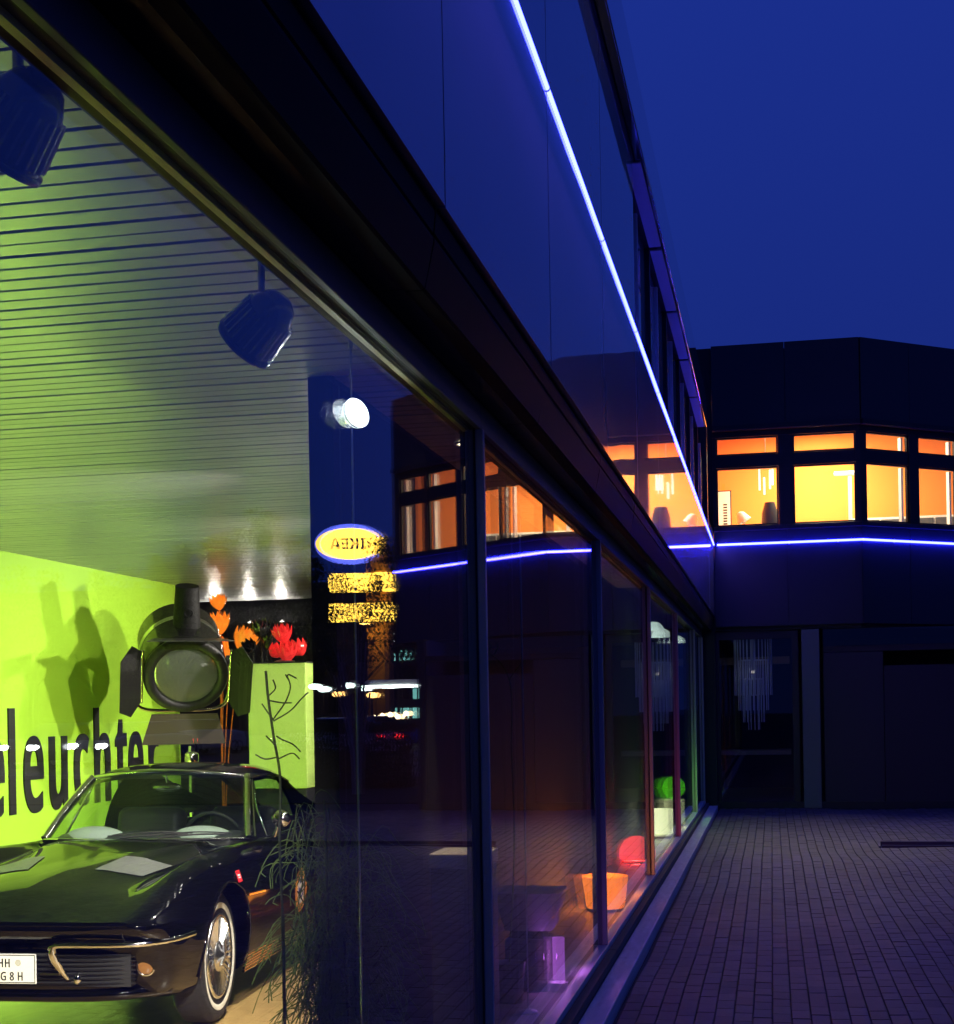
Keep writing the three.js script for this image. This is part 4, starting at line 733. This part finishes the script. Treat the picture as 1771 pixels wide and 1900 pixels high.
  // pendants
  for (const [px, py, lb] of [[1212, 1163, 'white ribbed dome pendant lamp hanging highest behind the window'], [1228, 1176, 'white ribbed dome pendant lamp hanging just below the highest pendant'], [1256, 1187, 'white dome pendant lamp hanging nearest the far window end']]) {
    const p = onX(px, py, -1.38), t = thing('pendant_lamp', lb, 'pendant lamp', W(-1.38, CEIL, p.f), 'white pendants in the window');
    part('cord', rodG(new THREE.Vector3(0, 0, 0), new THREE.Vector3(0, p.y + 0.05 - CEIL, 0), 0.004), M.black, t);
    part('shade', latheG([[0.02, 0.06], [0.06, 0.055], [0.11, 0.02], [0.14, -0.04], [0.135, -0.045], [0.10, 0.01], [0.0, 0.045]], 32), glow(rgb(0.72, 0.98, 0.88), 3.0, rgb(0.7, 0.7, 0.7)), t, new THREE.Vector3(0, p.y - CEIL, 0));
  }
  // an orange floor lamp standing beside the coupe, behind the partition: it colours the sill trim
  const of = thing('drum_floor_lamp', 'short orange glowing drum lamp standing between the coupe and the partition', 'floor lamp', W(-2.0, D, 10.9));
  part('shade', new THREE.CylinderGeometry(0.14, 0.14, 0.24, 28).translate(0, 0.21, 0), glow(rgb(1, 0.26, 0.02), 2.6, rgb(0.8, 0.3, 0.05)), of); part('foot', latheG([[0, 0], [0.15, 0], [0.15, 0.05], [0.05, 0.09], [0, 0.09]], 24), M.black, of);
  pointLamp(W(-2.0, D + 0.2, 10.9), rgb(1, 0.3, 0.03), 0.7, 4);
  // rows of little halogen bulbs on a ceiling frame over the front of the room
  const hb = thing('halogen_frame', 'ceiling frame of small halogen bulbs over the gap between coupe and partition', 'ceiling light', W(-1.98, 2.72, 7.75));
  part('rail', clean([-0.15, 0, 0.15].map((x) => boxG(x - 0.008, x + 0.008, 0.022, 0.04, -1.1, 1.1))), M.steel, hb);
  for (const sx of [-0.15, 0.15]) part('hanger', rodG(new THREE.Vector3(sx, 0.04, 0), new THREE.Vector3(sx, 0.23, 0), 0.006), M.steel, hb);
  for (let i = 0; i < 3; i++) for (let j = 0; j < 5; j++) part('halogen_bulb', new THREE.SphereGeometry(0.024, 12, 10), glow(rgb(1, 0.95, 0.85), 40), hb, new THREE.Vector3(-0.15 + i * 0.15, 0, -1.0 + j * 0.5));
  // up-lights on the rear wall
  for (const px of [372, 436, 497]) {
    const p = onF(px, 1140, 15.6), t = thing('wall_uplight', 'white wall uplight on the rear wall under the ceiling', 'wall light', W(p.x, 2.62, 16.19), 'uplights on the rear wall');
    part('bowl', new THREE.CylinderGeometry(0.10, 0.05, 0.09, 20, 1, true).translate(0, 0.02, 0.11), new THREE.MeshStandardMaterial({ color: rgb(0.05, 0.05, 0.05), roughness: 0.5, side: THREE.DoubleSide }), t); part('bracket', new THREE.BoxGeometry(0.03, 0.03, 0.06).translate(0, 0.0, 0.035), M.black, t);
    part('bulb', new THREE.SphereGeometry(0.035, 16, 10).translate(0, 0.045, 0.11), glow(rgb(1, 0.95, 0.8), 10), t);
    const L = new THREE.SpotLight(rgb(1, 0.92, 0.8), 2, 0, 1.1, 0.6, 2); L.position.copy(W(p.x, 2.70, 16.06)); L.target.position.copy(W(p.x, 3.2, 15.6)); scene.add(L); scene.add(L.target);
  }
}
// ------------------------------------------------------------------ things in the corner building
{
  // crystal chandelier in the ground floor window
  const p = onF(1397, 1200, 24.1), t = thing('crystal_chandelier', 'tiered crystal rod chandelier hanging in the dark ground floor window', 'chandelier', W(p.x, 2.78, 24.1));
  const gl = phy(rgb(0.75, 0.78, 0.80), { roughness: 0.08, clearcoat: 1, metalness: 0.25 });
  const yt = [[1182, 1290, 0.30], [1225, 1318, 0.24], [1260, 1340, 0.17], [1290, 1354, 0.09]];
  part('ceiling_plate', new THREE.CylinderGeometry(0.30, 0.30, 0.05, 32).translate(0, -0.03, 0), M.steel, t);
  yt.forEach(([a, b, r], k) => {
    const ya = onF(1397, a, 24.1).y - 2.78, yb2 = onF(1397, b, 24.1).y - 2.78, n = Math.round(r * 100), rods = [];
    for (let i = 0; i < n; i++) { const an = i / n * 6.283; rods.push(new THREE.CylinderGeometry(0.008, 0.008, ya - yb2, 6).translate(Math.cos(an) * r, (ya + yb2) / 2, Math.sin(an) * r)); }
    rods.push(new THREE.TorusGeometry(r, 0.008, 6, 40).rotateX(Math.PI / 2).translate(0, ya, 0));
    part('rod_tier', clean(rods), gl, t);
  });
  part('centre_tube', new THREE.CylinderGeometry(0.02, 0.02, 0.7, 10).translate(0, -0.4, 0), M.steel, t);
  const bl = part('bulb', new THREE.SphereGeometry(0.03, 12, 8), glow(rgb(1, 0.95, 0.85), 0.4), t, new THREE.Vector3(0, -0.62, 0));
  pointLamp(W(p.x, 2.16, 24.1), rgb(0.8, 0.9, 1), 0.10, 1.4);
  // upper room
  const F = 23.75, at = (px, py, f) => onF(px, py, f);
  const po = at(1339, 950, 26.95), pt = thing('framed_poster', 'white framed poster on the orange wall of the upper room', 'poster', W(po.x, po.y - 0.35, 26.98));
  part('poster_frame', new THREE.BoxGeometry(0.36, 0.78, 0.03).translate(0, 0.35, 0), M.black, pt); part('poster_sheet', new THREE.BoxGeometry(0.32, 0.74, 0.012).translate(0, 0.35, 0.022), M.white, pt);
  for (let k = 0; k < 9; k++) part('poster_stripe', new THREE.BoxGeometry(0.07, 0.025, 0.004).translate(0.07, 0.08 + k * 0.05, 0.031), M.black, pt);
  const cb = thing('sideboard', 'low white sideboard under the orange wall behind the upper window', 'sideboard', W(2.35, 3.97, 26.3));
  part('carcass', new RoundedBoxGeometry(1.9, 0.86, 0.4, 2, 0.01).translate(0, 0.43, 0), M.white, cb); for (let k = 0; k < 4; k++) part('drawer_front', new THREE.BoxGeometry(0.42, 0.20, 0.02).translate(-0.68 + k * 0.45, 0.72, 0.21), std(rgb(0.1, 0.1, 0.1), 0.5), cb);
  const tl = at(1385, 965, 24.5), tb = thing('table_lamp', 'white bent-neck desk lamp on a stand behind the upper window', 'table lamp', W(tl.x, 3.97, 24.5));
  part('stand', boxG(-0.16, 0.2, 0, 0.44, -0.14, 0.14, 0.008), M.white, tb); part('neck', tubeG([[0.05, 0.44, 0], [0.0, 0.60, 0], [-0.06, 0.70, 0]], 0.012, 6, 16), M.steel, tb);
  part('lamp_shade', latheG([[0.03, 0.10], [0.07, 0.07], [0.13, -0.08], [0.12, -0.08], [0.06, 0.06], [0, 0.09]], 28).rotateZ(0.5).translate(-0.07, 0.76, 0), M.white, tb); part('lamp_foot', new THREE.CylinderGeometry(0.09, 0.09, 0.02, 20).translate(0.05, 0.45, 0), M.white, tb);
  const fl = at(1577, 880, 25.2), fp = thing('floor_lamp', 'white tee-shaped floor lamp in front of the orange wall', 'floor lamp', W(fl.x, 3.97, 25.2));
  part('column', new THREE.BoxGeometry(0.06, fl.y - 3.97, 0.06).translate(0, (fl.y - 3.97) / 2, 0), M.white, fp); part('crossbar', new RoundedBoxGeometry(0.52, 0.06, 0.12, 2, 0.02).translate(0, fl.y - 3.95, 0), glow(rgb(1, 0.85, 0.6), 1.2, rgb(0.8, 0.8, 0.8)), fp); part('foot', new THREE.CylinderGeometry(0.16, 0.16, 0.03, 24).translate(0, 0.016, 0), M.white, fp);
  const ch = at(1421, 890, 24.2), cp = thing('glass_rod_pendant', 'pendant of glowing white glass rods behind the upper window', 'pendant lamp', W(ch.x, 6.54, 24.2));
  part('cord', rodG(new THREE.Vector3(0, 0, 0), new THREE.Vector3(0, -1.05, 0), 0.006), M.steel, cp); part('canopy', new THREE.CylinderGeometry(0.12, 0.12, 0.03, 24).translate(0, -1.05, 0), M.steel, cp);
  const rods = []; for (let k = 0; k < 7; k++) part('glass_rod', new THREE.CylinderGeometry(0.016, 0.016, 0.26, 10).translate(Math.cos(k * 0.9) * 0.11, -1.21 - 0.07 * (k % 3), Math.sin(k * 0.9) * 0.08), glow(rgb(1, 0.85, 0.65), 1.5, rgb(0.8, 0.8, 0.8)), cp);
  const vs = at(1423, 945, 24.0), vp = thing('glass_vase_lamp', 'tall smoke grey ribbed glass vase under the rod pendant', 'vase', W(vs.x + 0.05, 3.97, 24.0));
  part('pedestal', new THREE.CylinderGeometry(0.16, 0.16, 0.40, 24).translate(0, 0.2, 0), M.white, vp); part('vase', latheG([[0, 0.40], [0.12, 0.40], [0.145, 0.52], [0.13, 0.75], [0.08, 0.92], [0.07, 0.92], [0.11, 0.74], [0.0, 0.43]], 18), std(rgb(0.10, 0.09, 0.08), 0.25), vp);
}

{ // strip light on the floor along the foot of the green wall
  const t = thing('floor_strip_light', 'lime tinted strip light on the floor along the foot of the green wall', 'strip light', W(WALLX + 0.32, FLOOR, 9.2));
  part('housing', boxG(-0.06, 0.03, 0, 0.09, -2.6, 2.6, 0.01), M.black, t);
  part('light_diffuser', boxG(0.0305, 0.036, 0.02, 0.08, -2.55, 2.55), glow(rgb(0.55, 1, 0.12), 3), t);
  const L = new THREE.RectAreaLight(rgb(0.55, 1, 0.10), 150, 5.1, 0.06); L.position.copy(W(WALLX + 0.358, FLOOR + 0.05, 9.2)); L.lookAt(W(WALLX + 3, FLOOR + 0.05, 9.2)); scene.add(L);
}

{ // small downlight over the beige column
  const t = thing('recessed_downlight', 'small round ceiling downlight over the pale beige display column', 'downlight', W(-1.45, CEIL - 0.004, 6.95));
  part('trim_ring', latheG([[0.035, 0], [0.05, 0], [0.05, -0.012], [0.035, -0.008]], 24), M.white, t); part('bulb', new THREE.SphereGeometry(0.03, 14, 10).scale(1, 0.4, 1).translate(0, -0.004, 0), glow(rgb(1, 0.85, 0.6), 6), t);
  const L = new THREE.SpotLight(rgb(1, 0.82, 0.55), 11, 0, 0.16, 0.4, 2); L.position.copy(W(-1.45, CEIL - 0.03, 6.95)); L.target.position.copy(W(-1.49, 0.9, 7.0)); L.castShadow = true; scene.add(L); scene.add(L.target);
}

// ------------------------------------------------------------------ showroom lights
function spot(x, y, f, tx, ty, tf, I, ang, col = rgb(1, 0.93, 0.80), soft = 1.5) {
  const L = new THREE.SpotLight(col, I, 0, ang, 0.6, 2); L.position.copy(W(x, y, f)); L.target.position.copy(W(tx, ty, tf)); L.castShadow = true; L.shadow.radius = soft;
  scene.add(L); scene.add(L.target); return L;
}
// a row of ceiling spots beside the partition washes the green wall
{
  const prof = latheG([[0.0, 0.09], [0.05, 0.085], [0.07, 0.03], [0.085, -0.09], [0.08, -0.09], [0.0, -0.02]], 24);
  [[-2.0, 7.4, WALLX, 1.2, 8.2], [-2.0, 9.4, WALLX, 1.1, 10.0], [-2.0, 11.4, WALLX, 1.3, 11.8], [-2.1, 12.9, WALLX, 1.3, 12.4]].forEach(([x, f, tx, ty, tf], i) => {
    const t = thing('wall_washer', 'black ceiling spot beside the partition washing the green wall', 'ceiling spot', W(x, CEIL, f), 'ceiling spots beside the partition');
    part('stem', rodG(new THREE.Vector3(0, 0, 0), new THREE.Vector3(0, -0.12, 0), 0.01), M.black, t);
    const h = part('shell', prof, M.black, t, new THREE.Vector3(0, -0.20, 0)); h.rotation.z = -1.1;
    part('bulb', new THREE.SphereGeometry(0.045, 14, 10), glow(rgb(1, 0.93, 0.8), 8), t, new THREE.Vector3(-0.06, -0.235, 0));
    spot(x - 0.11, CEIL - 0.26, f, tx, ty, tf, 36, 0.75);
  });
}
// the two track spotlights in the window light the front of the coupe and the floor
spot(-1.36, 2.52, t2.p.f + 0.05, -3.75, 0.4, 6.9, 95, 0.33);
spot(-1.36, 2.50, t1.p.f + 0.05, -3.6, 0.2, 6.2, 80, 0.45);
spot(-2.0, 2.68, 6.9, -2.3, 0, 7.4, 62, 0.8);
spot(-2.2, 2.68, 11.0, onF(525, 1340, 13.3).x, 1.6, 13.3, 9, 0.35);

// ------------------------------------------------------------------ the street to the right, seen mirrored in the shop glass
const GY = -0.06;
{
  const leafG = (n, rx, ry, cy, gaps, sz, sd) => {
    seed = sd; const p = [], nm = [];
    const clumps = []; for (let i = 0; i < 34; i++) { let v; do v = new THREE.Vector3(rr(-1, 1), rr(-1, 1), rr(-1, 1)); while (v.length() > 1 || v.length() < gaps); clumps.push([v, rr(0.16, 0.36)]); }
    for (let i = 0; i < n; i++) {
      const [c, r] = clumps[i % clumps.length]; let d; do d = new THREE.Vector3(rr(-1, 1), rr(-1, 1), rr(-1, 1)); while (d.length() > 1);
      const q = c.clone().addScaledVector(d, r); q.set(q.x * rx, cy + q.y * ry, q.z * rx);
      const a = new THREE.Vector3(rr(-1, 1), rr(-1, 1), rr(-1, 1)).normalize(), b = new THREE.Vector3(rr(-1, 1), rr(-1, 1), rr(-1, 1)).cross(a).normalize(), s = sz * rr(0.6, 1.3), N = a.clone().cross(b);
      const v = [q.clone().addScaledVector(a, s), q.clone().addScaledVector(b, s * 0.45), q.clone().addScaledVector(a, -s), q.clone().addScaledVector(b, -s * 0.45)];
      for (const k of [0, 1, 2, 0, 2, 3]) { p.push(v[k].x, v[k].y, v[k].z); nm.push(N.x, N.y, N.z); }
    }
    const g = new THREE.BufferGeometry(); g.setAttribute('position', new THREE.Float32BufferAttribute(p, 3)); g.setAttribute('normal', new THREE.Float32BufferAttribute(nm, 3)); return g;
  };
  const trunkG = (h, r, top, sd) => {
    seed = sd; const gs = [tubeG([[0, 0, 0], [rr(-0.1, 0.1), h * 0.5, rr(-0.1, 0.1)], [rr(-0.2, 0.2), h, rr(-0.2, 0.2)]], r, 8, 12)];
    for (let i = 0; i < 9; i++) { const a = rr(0, 6.28), y = h * rr(0.55, 1), e = top * rr(0.35, 0.8); gs.push(tubeG([[0, y, 0], [Math.cos(a) * e * 0.5, y + e * 0.5, Math.sin(a) * e * 0.5], [Math.cos(a) * e, y + e, Math.sin(a) * e]], r * 0.36, 6, 10)); }
    return clean(gs);
  };
  const leaf = phy(rgb(0.055, 0.062, 0.022), { roughness: 0.8 }), bark = std(rgb(0.06, 0.048, 0.038), 0.9);
  const dense = [leafG(5200, 3.2, 3.0, 6.2, 0.15, 0.15, 31), leafG(4200, 2.6, 3.4, 6.6, 0.2, 0.14, 57)], sparse = leafG(3200, 2.9, 3.2, 6.3, 0.3, 0.09, 77), tr = [trunkG(4.2, 0.17, 3, 3), trunkG(4.6, 0.14, 2.6, 9)];
  const tree = (label, px, f, crown, k, group) => {
    const p = mirrored(px, 1320, f), t = thing('street_tree', label, 'tree', W(p.x, GY, f), group);
    part('trunk', tr[crown % 2], bark, t); const c = part('crown', crown === 2 ? sparse : dense[crown], leaf, t); c.userData.kind = 'stuff';
    t.scale.setScalar(k); t.rotation.y = px; return t;
  };
  tree('broad dark street tree beside the street kerb', 455, 62, 0, 1.10, 'street trees'); tree('slim dark street tree behind the hedge end', 330, 66, 1, 1.0, 'street trees');
  tree('thin-leaved street tree in front of the yellow pylon sign', 640, 60, 2, 0.86, 'street trees'); tree('dense dark tree between the pylon sign and the corner building', 742, 75, 1, 1.08, 'street trees');
  tree('dark tree on the far side of the street', 60, 72, 0, 1.0, 'street trees'); tree('round dark tree behind the two parked cars', 190, 78, 0, 1.05, 'street trees'); tree('small dark tree standing at the foot of the far office block', 560, 84, 1, 0.95, 'street trees');
  // bare many-stemmed tree in front of the hedge
  {
    seed = 15; const p = mirrored(664, 1425, 28.5), t = thing('bare_tree', 'pale bare many-stemmed tree in front of the clipped hedge', 'tree', W(p.x, GY, 28.5));
    const gs = [], lb = []; for (let i = 0; i < 11; i++) { const a = rr(0, 6.28), l = rr(0.15, 0.5), h = rr(1.9, 3.2), e = new THREE.Vector3(Math.cos(a) * l, h, Math.sin(a) * l); gs.push(tubeG([[Math.cos(a) * 0.08, 0, Math.sin(a) * 0.08], [Math.cos(a) * 0.12, h * 0.4, Math.sin(a) * 0.12], e.toArray()], 0.022, 6, 14)); for (let k = 0; k < 5; k++) { const b = e.clone().multiplyScalar(rr(0.5, 1)), c = b.clone().add(new THREE.Vector3(rr(-0.4, 0.4), rr(0.3, 0.8), rr(-0.4, 0.4))); lb.push(rodG(b, c, 0.010, 0.004, 5)); } }
    part('trunk', clean(gs), std(rgb(0.30, 0.27, 0.26), 0.8), t); part('twigs', clean(lb), std(rgb(0.16, 0.14, 0.13), 0.8), t);
  }
  // clipped hedge
  {
    seed = 44; const a = mirrored(768, 1400, 31), t = thing('hedge', 'dark clipped hedge along the edge of the courtyard', 'hedge', W(a.x, GY, 31)), p = [], nm = [];
    for (let i = 0; i < 15000; i++) {
      const face = rnd(), x = rr(0, 3.2), y = face < 0.35 ? rr(1.25, 1.42) : rr(0.02, 1.4), z = face < 0.35 ? rr(-0.55, 0.55) : rr(0.42, 0.62) * (rnd() < 0.75 ? 1 : -1), c = new THREE.Vector3(x, y + 0.06 * noise2(x * 2, z * 2), z);
      const u = new THREE.Vector3(rr(-1, 1), rr(-1, 1), rr(-1, 1)).normalize(), v = new THREE.Vector3(rr(-1, 1), rr(-1, 1), rr(-1, 1)).cross(u).normalize(), N = u.clone().cross(v), s = rr(0.03, 0.06);
      for (const q of [c.clone().addScaledVector(u, s), c.clone().addScaledVector(v, s * 0.6), c.clone().addScaledVector(u, -s)]) { p.push(q.x, q.y, q.z); nm.push(N.x, N.y, N.z); }
    }
    const g = new THREE.BufferGeometry(); g.setAttribute('position', new THREE.Float32BufferAttribute(p, 3)); g.setAttribute('normal', new THREE.Float32BufferAttribute(nm, 3));
    const fo = part('foliage', g, leaf, t); fo.userData.kind = 'stuff'; const tw = []; for (let i = 0; i < 420; i++) { const x = rr(0.05, 3.15), z = rr(-0.4, 0.4); tw.push(rodG(new THREE.Vector3(x, 0, z), new THREE.Vector3(x + rr(-0.25, 0.25), rr(0.7, 1.35), z + rr(-0.2, 0.2)), 0.011, 0.004, 5)); } part('stems', clean(tw), bark, t);
  }
  struct('verge', boxG(3.6, 24, -0.09, -0.055, 25.8, 35.8), std(rgb(0.055, 0.06, 0.025), 0.95, 0, { map: blotchAt(9, 5), bumpMap: grain(40, 20), bumpScale: 0.03 }));
  // tall advertising pylon
  {
    const p = mirrored(706, 1340, 92), t = thing('pylon_sign', 'tall orange pylon with glowing yellow oval sign and yellow boxes', 'sign', W(p.x, GY, 92));
    const at = (px, py) => { const q = mirrored(px, py, 92); return [q.x - p.x, q.y - GY]; };
    const face = Math.atan2(p.x + 2.16, 92);           // turned towards the shop glass
    const yel = glow(rgb(1, 0.62, 0.07), 6, rgb(0.8, 0.6, 0.1)), blue = glow(rgb(0.10, 0.14, 0.95), 3, rgb(0.05, 0.08, 0.5));
    const [, top] = at(706, 1000); part('column', boxG(-0.58, 0.58, 0, top, -0.5, 0.5), std(rgb(0.55, 0.26, 0.04), 0.6), t);
    const [ox, oy] = at(655, 1012), ov = new THREE.Group(); ov.name = 'oval_sign'; ov.position.set(ox, oy, 0.8); ov.rotation.y = -face; t.add(ov);
    part('surround', new THREE.CylinderGeometry(1, 1, 0.5, 48).rotateX(Math.PI / 2).scale(2.18, 1.30, 1).translate(0, 0, -0.1), blue, ov);
    part('oval_face', new THREE.CylinderGeometry(1, 1, 0.5, 48).rotateX(Math.PI / 2).scale(2.10, 1.02, 1).translate(0, 0, 0.02), yel, ov);
    const g = new TextGeometry('IKEA', { font, size: 0.72, depth: 0.05, curveSegments: 4 }); g.computeBoundingBox(); g.translate(-g.boundingBox.max.x / 2, -0.36, 0.28); part('sign_letters', g.scale(1.05, 1, 1), std(rgb(0.03, 0.05, 0.45), 0.5), ov);
    for (const y of [1083, 1138]) { const [bx, by] = at(660, y), [cx] = at(722, y); const bxn = new THREE.Group(); bxn.name = 'sign_box'; bxn.position.set(bx, by, 0.7); bxn.rotation.y = -face; t.add(bxn); part('box_face', new RoundedBoxGeometry(3.0, 1.22, 0.5, 2, 0.06), yel, bxn); const b2 = new THREE.Group(); b2.name = 'sign_box'; b2.position.set(cx, by, 0.55); b2.rotation.y = -face - 0.25; t.add(b2); part('box_face', new RoundedBoxGeometry(1.5, 1.22, 0.5, 2, 0.06), yel, b2); }
const q = at(690, 1160), L = new THREE.RectAreaLight(rgb(1, 0.6, 0.12), 30, 3.6, 0.5); L.position.copy(W(p.x + q[0], q[1] + GY, 91.2)); L.lookAt(W(p.x + q[0] + 0.001, 0, 91.2)); scene.add(L);
  }
  // office block far behind
  {
    const p = mirrored(640, 1320, 125), t = thing('office_block', 'dark distant office block with a few cold lit windows', 'building', W(p.x, GY, 125));
    part('wall', boxG(-9, 9, 0, 9.2, -4, 4), std(rgb(0.05, 0.05, 0.055), 0.8), t); part('roof', boxG(-9.2, 9.2, 9.2, 9.5, -4.2, 4.2), M.black, t);
    seed = 61; const geo = new THREE.BoxGeometry(1.2, 0.9, 0.06), lit = [glow(rgb(0.55, 0.95, 0.85), 3), glow(rgb(0.9, 1, 0.95), 4), glow(rgb(0.2, 0.6, 0.55), 2)], dk = std(rgb(0.02, 0.02, 0.025), 0.2);
    for (let r = 0; r < 5; r++) for (let c = 0; c < 11; c++) part('window', geo, rnd() < (r < 2 ? 0.62 : 0.3) ? lit[Math.floor(rnd() * 3)] : dk, t, new THREE.Vector3(-8 + c * 1.6, 1.4 + r * 1.65, 4.03));
  }
  {
    seed = 70; const p = mirrored(300, 1320, 105), t = thing('apartment_block', 'long dark apartment block beyond the street trees', 'building', W(p.x, GY, 105));
    part('wall', boxG(-17, 13, 0, 10.5, -5, 5), std(rgb(0.04, 0.036, 0.034), 0.9), t); part('roof', boxG(-17.3, 13.3, 10.5, 10.9, -5.3, 5.3), M.black, t);
    const geo = new THREE.BoxGeometry(1.1, 1.3, 0.06), lit = glow(rgb(1, 0.62, 0.25), 1.2), dk = std(rgb(0.015, 0.015, 0.018), 0.2);
    for (let r = 0; r < 3; r++) for (let c = 0; c < 13; c++) part('window', geo, rnd() < 0.0 ? lit : dk, t, new THREE.Vector3(-15.6 + c * 2.25, 2.2 + r * 3.0, 5.03));
  }
  // lit canopy and a row of low lights across the street
  {
    const p = mirrored(738, 1275, 72), t = thing('fuel_canopy', 'flat canopy with a cold white light strip across the street', 'canopy', W(p.x, GY, 72));
    part('roof', boxG(-2.0, 2.0, p.y - GY + 0.08, p.y - GY + 0.35, -2, 2), M.white, t); part('light_strip', boxG(-1.3, 0.9, p.y - GY - 0.05, p.y - GY + 0.078, -2.05, -1.6), glow(rgb(0.85, 1, 0.98), 9), t);
    for (const s of [-1.7, 1.7]) part('post', boxG(s - 0.07, s + 0.07, 0, p.y - GY + 0.08, -0.07, 0.07), M.steel, t);
    const L = new THREE.RectAreaLight(rgb(0.85, 1, 0.98), 10, 2.2, 0.45); L.position.copy(W(p.x, p.y - 0.06, 70.2)); L.lookAt(W(p.x + 0.001, 0, 70.2)); scene.add(L);
    [[697, 1334], [712, 1330], [727, 1328], [741, 1332], [756, 1326]].forEach(([px, py], i) => { const q = mirrored(px, py, 66), o = thing('bollard_light', 'low bollard with a warm white lamp head across the street', 'bollard', W(q.x, GY, 66), 'bollard lights across the street'); part('post', new THREE.CylinderGeometry(0.07, 0.08, q.y - GY, 12).translate(0, (q.y - GY) / 2, 0), M.darkFrame, o); part('lamp_head', new THREE.SphereGeometry(0.13, 14, 10).translate(0, q.y - GY + 0.05, 0), glow(rgb(1, 0.75, 0.42), 10), o); });
  }
  [[584, 1274, 0], [601, 1279, 0], [628, 1288, 1], [645, 1272, 0], [679, 1277, 0], [692, 1290, 1]].forEach(([px, py, warm]) => {
    const q = mirrored(px, py, 50), o = thing('garden_lamp', warm ? 'low garden lamp post with an amber globe beyond the hedge' : 'low garden lamp post with a cold white globe beyond the hedge', 'lamp post', W(q.x, GY, 50), 'garden lamps beyond the hedge');
    part('post', new THREE.CylinderGeometry(0.04, 0.055, q.y - GY - 0.08, 10).translate(0, (q.y - GY - 0.08) / 2, 0), M.darkFrame, o); part('lamp_globe', new THREE.SphereGeometry(0.13, 14, 10).scale(1.5, 0.8, 1).translate(0, q.y - GY, 0), glow(warm ? rgb(1, 0.55, 0.15) : rgb(0.8, 1, 0.97), 9), o);
  });
  // cars
  const carKind = (paintC) => {
    const g = new THREE.Group(), sh = new THREE.Shape(), pm = phy(paintC, { roughness: 0.25, clearcoat: 1 });
    [[-2.1, 0.35], [-2.12, 0.62], [-2.0, 0.82], [-1.0, 0.95], [1.35, 0.98], [2.05, 0.92], [2.15, 0.6], [2.1, 0.35]].forEach(([x, y], i) => i ? sh.lineTo(x, y) : sh.moveTo(x, y)); sh.closePath();
    const bodyG = new THREE.ExtrudeGeometry(sh, { depth: 1.5, bevelEnabled: true, bevelSize: 0.09, bevelThickness: 0.1, bevelSegments: 3 }).translate(0, 0, -0.75);
    const s2 = new THREE.Shape(); [[-1.15, 0.9], [-0.35, 1.38], [1.05, 1.40], [1.75, 0.95]].forEach(([x, y], i) => i ? s2.lineTo(x, y) : s2.moveTo(x, y)); s2.closePath();
    const cabG = new THREE.ExtrudeGeometry(s2, { depth: 1.2, bevelEnabled: true, bevelSize: 0.05, bevelThickness: 0.14, bevelSegments: 3 }).translate(0, 0, -0.6);
    part('body', bodyG, pm, g); part('cabin', cabG, std(rgb(0.012, 0.013, 0.016), 0.08), g); part('roof', new RoundedBoxGeometry(1.35, 0.05, 1.3, 2, 0.02).translate(0.35, 1.44, 0), pm, g);
    for (const x of [-1.35, 1.3]) for (const s of [-1, 1]) { const w = new THREE.Group(); w.name = 'wheel'; w.position.set(x, 0.31, s * 0.78); g.add(w); part('tyre', new THREE.TorusGeometry(0.235, 0.085, 10, 24), M.rubber, w); part('rim', new THREE.CylinderGeometry(0.2, 0.2, 0.08, 20).rotateX(Math.PI / 2), M.steel, w); }
    for (const s of [-1, 1]) { part('headlight', new THREE.SphereGeometry(0.14, 14, 10).scale(0.6, 0.9, 1.3).translate(-2.14, 0.68, s * 0.62), glow(rgb(0.92, 0.98, 1), 45), g); part('tail_light', new RoundedBoxGeometry(0.06, 0.16, 0.30, 2, 0.02).translate(2.22, 0.76, s * 0.64), glow(rgb(1, 0.02, 0.02), 5), g); }
    return g;
  };
  const park = (label, px, f, turn, col) => { const p = mirrored(px, 1330, f), g = carKind(col); g.name = numbered('street_car'); g.userData = { label, category: 'car', group: 'cars on the street' }; g.position.copy(W(p.x, GY, f)); g.rotation.y = turn; scene.add(g); };
  // front of the car model points to -x; turned by +90 degrees it faces the showroom
  park('dark car with bright headlights facing the showroom', 118, 44, Math.PI / 2 + 0.25, rgb(0.03, 0.03, 0.04)); park('grey car with bright headlights waiting beside the dark car', 245, 45, Math.PI / 2 + 0.3, rgb(0.25, 0.25, 0.27));
  park('silver car showing red tail lights beyond the street', 368, 56, -Math.PI / 2 + 0.3, rgb(0.4, 0.4, 0.42)); park('white car parked side-on behind the hedge', 622, 50, Math.PI + 0.25, rgb(0.7, 0.7, 0.7)); park('blue car with small red tail lights near the pylon', 690, 58, -Math.PI / 2 + 0.5, rgb(0.05, 0.08, 0.3));
}

scene.updateMatrixWorld(true);
renderer.render(scene, camera);
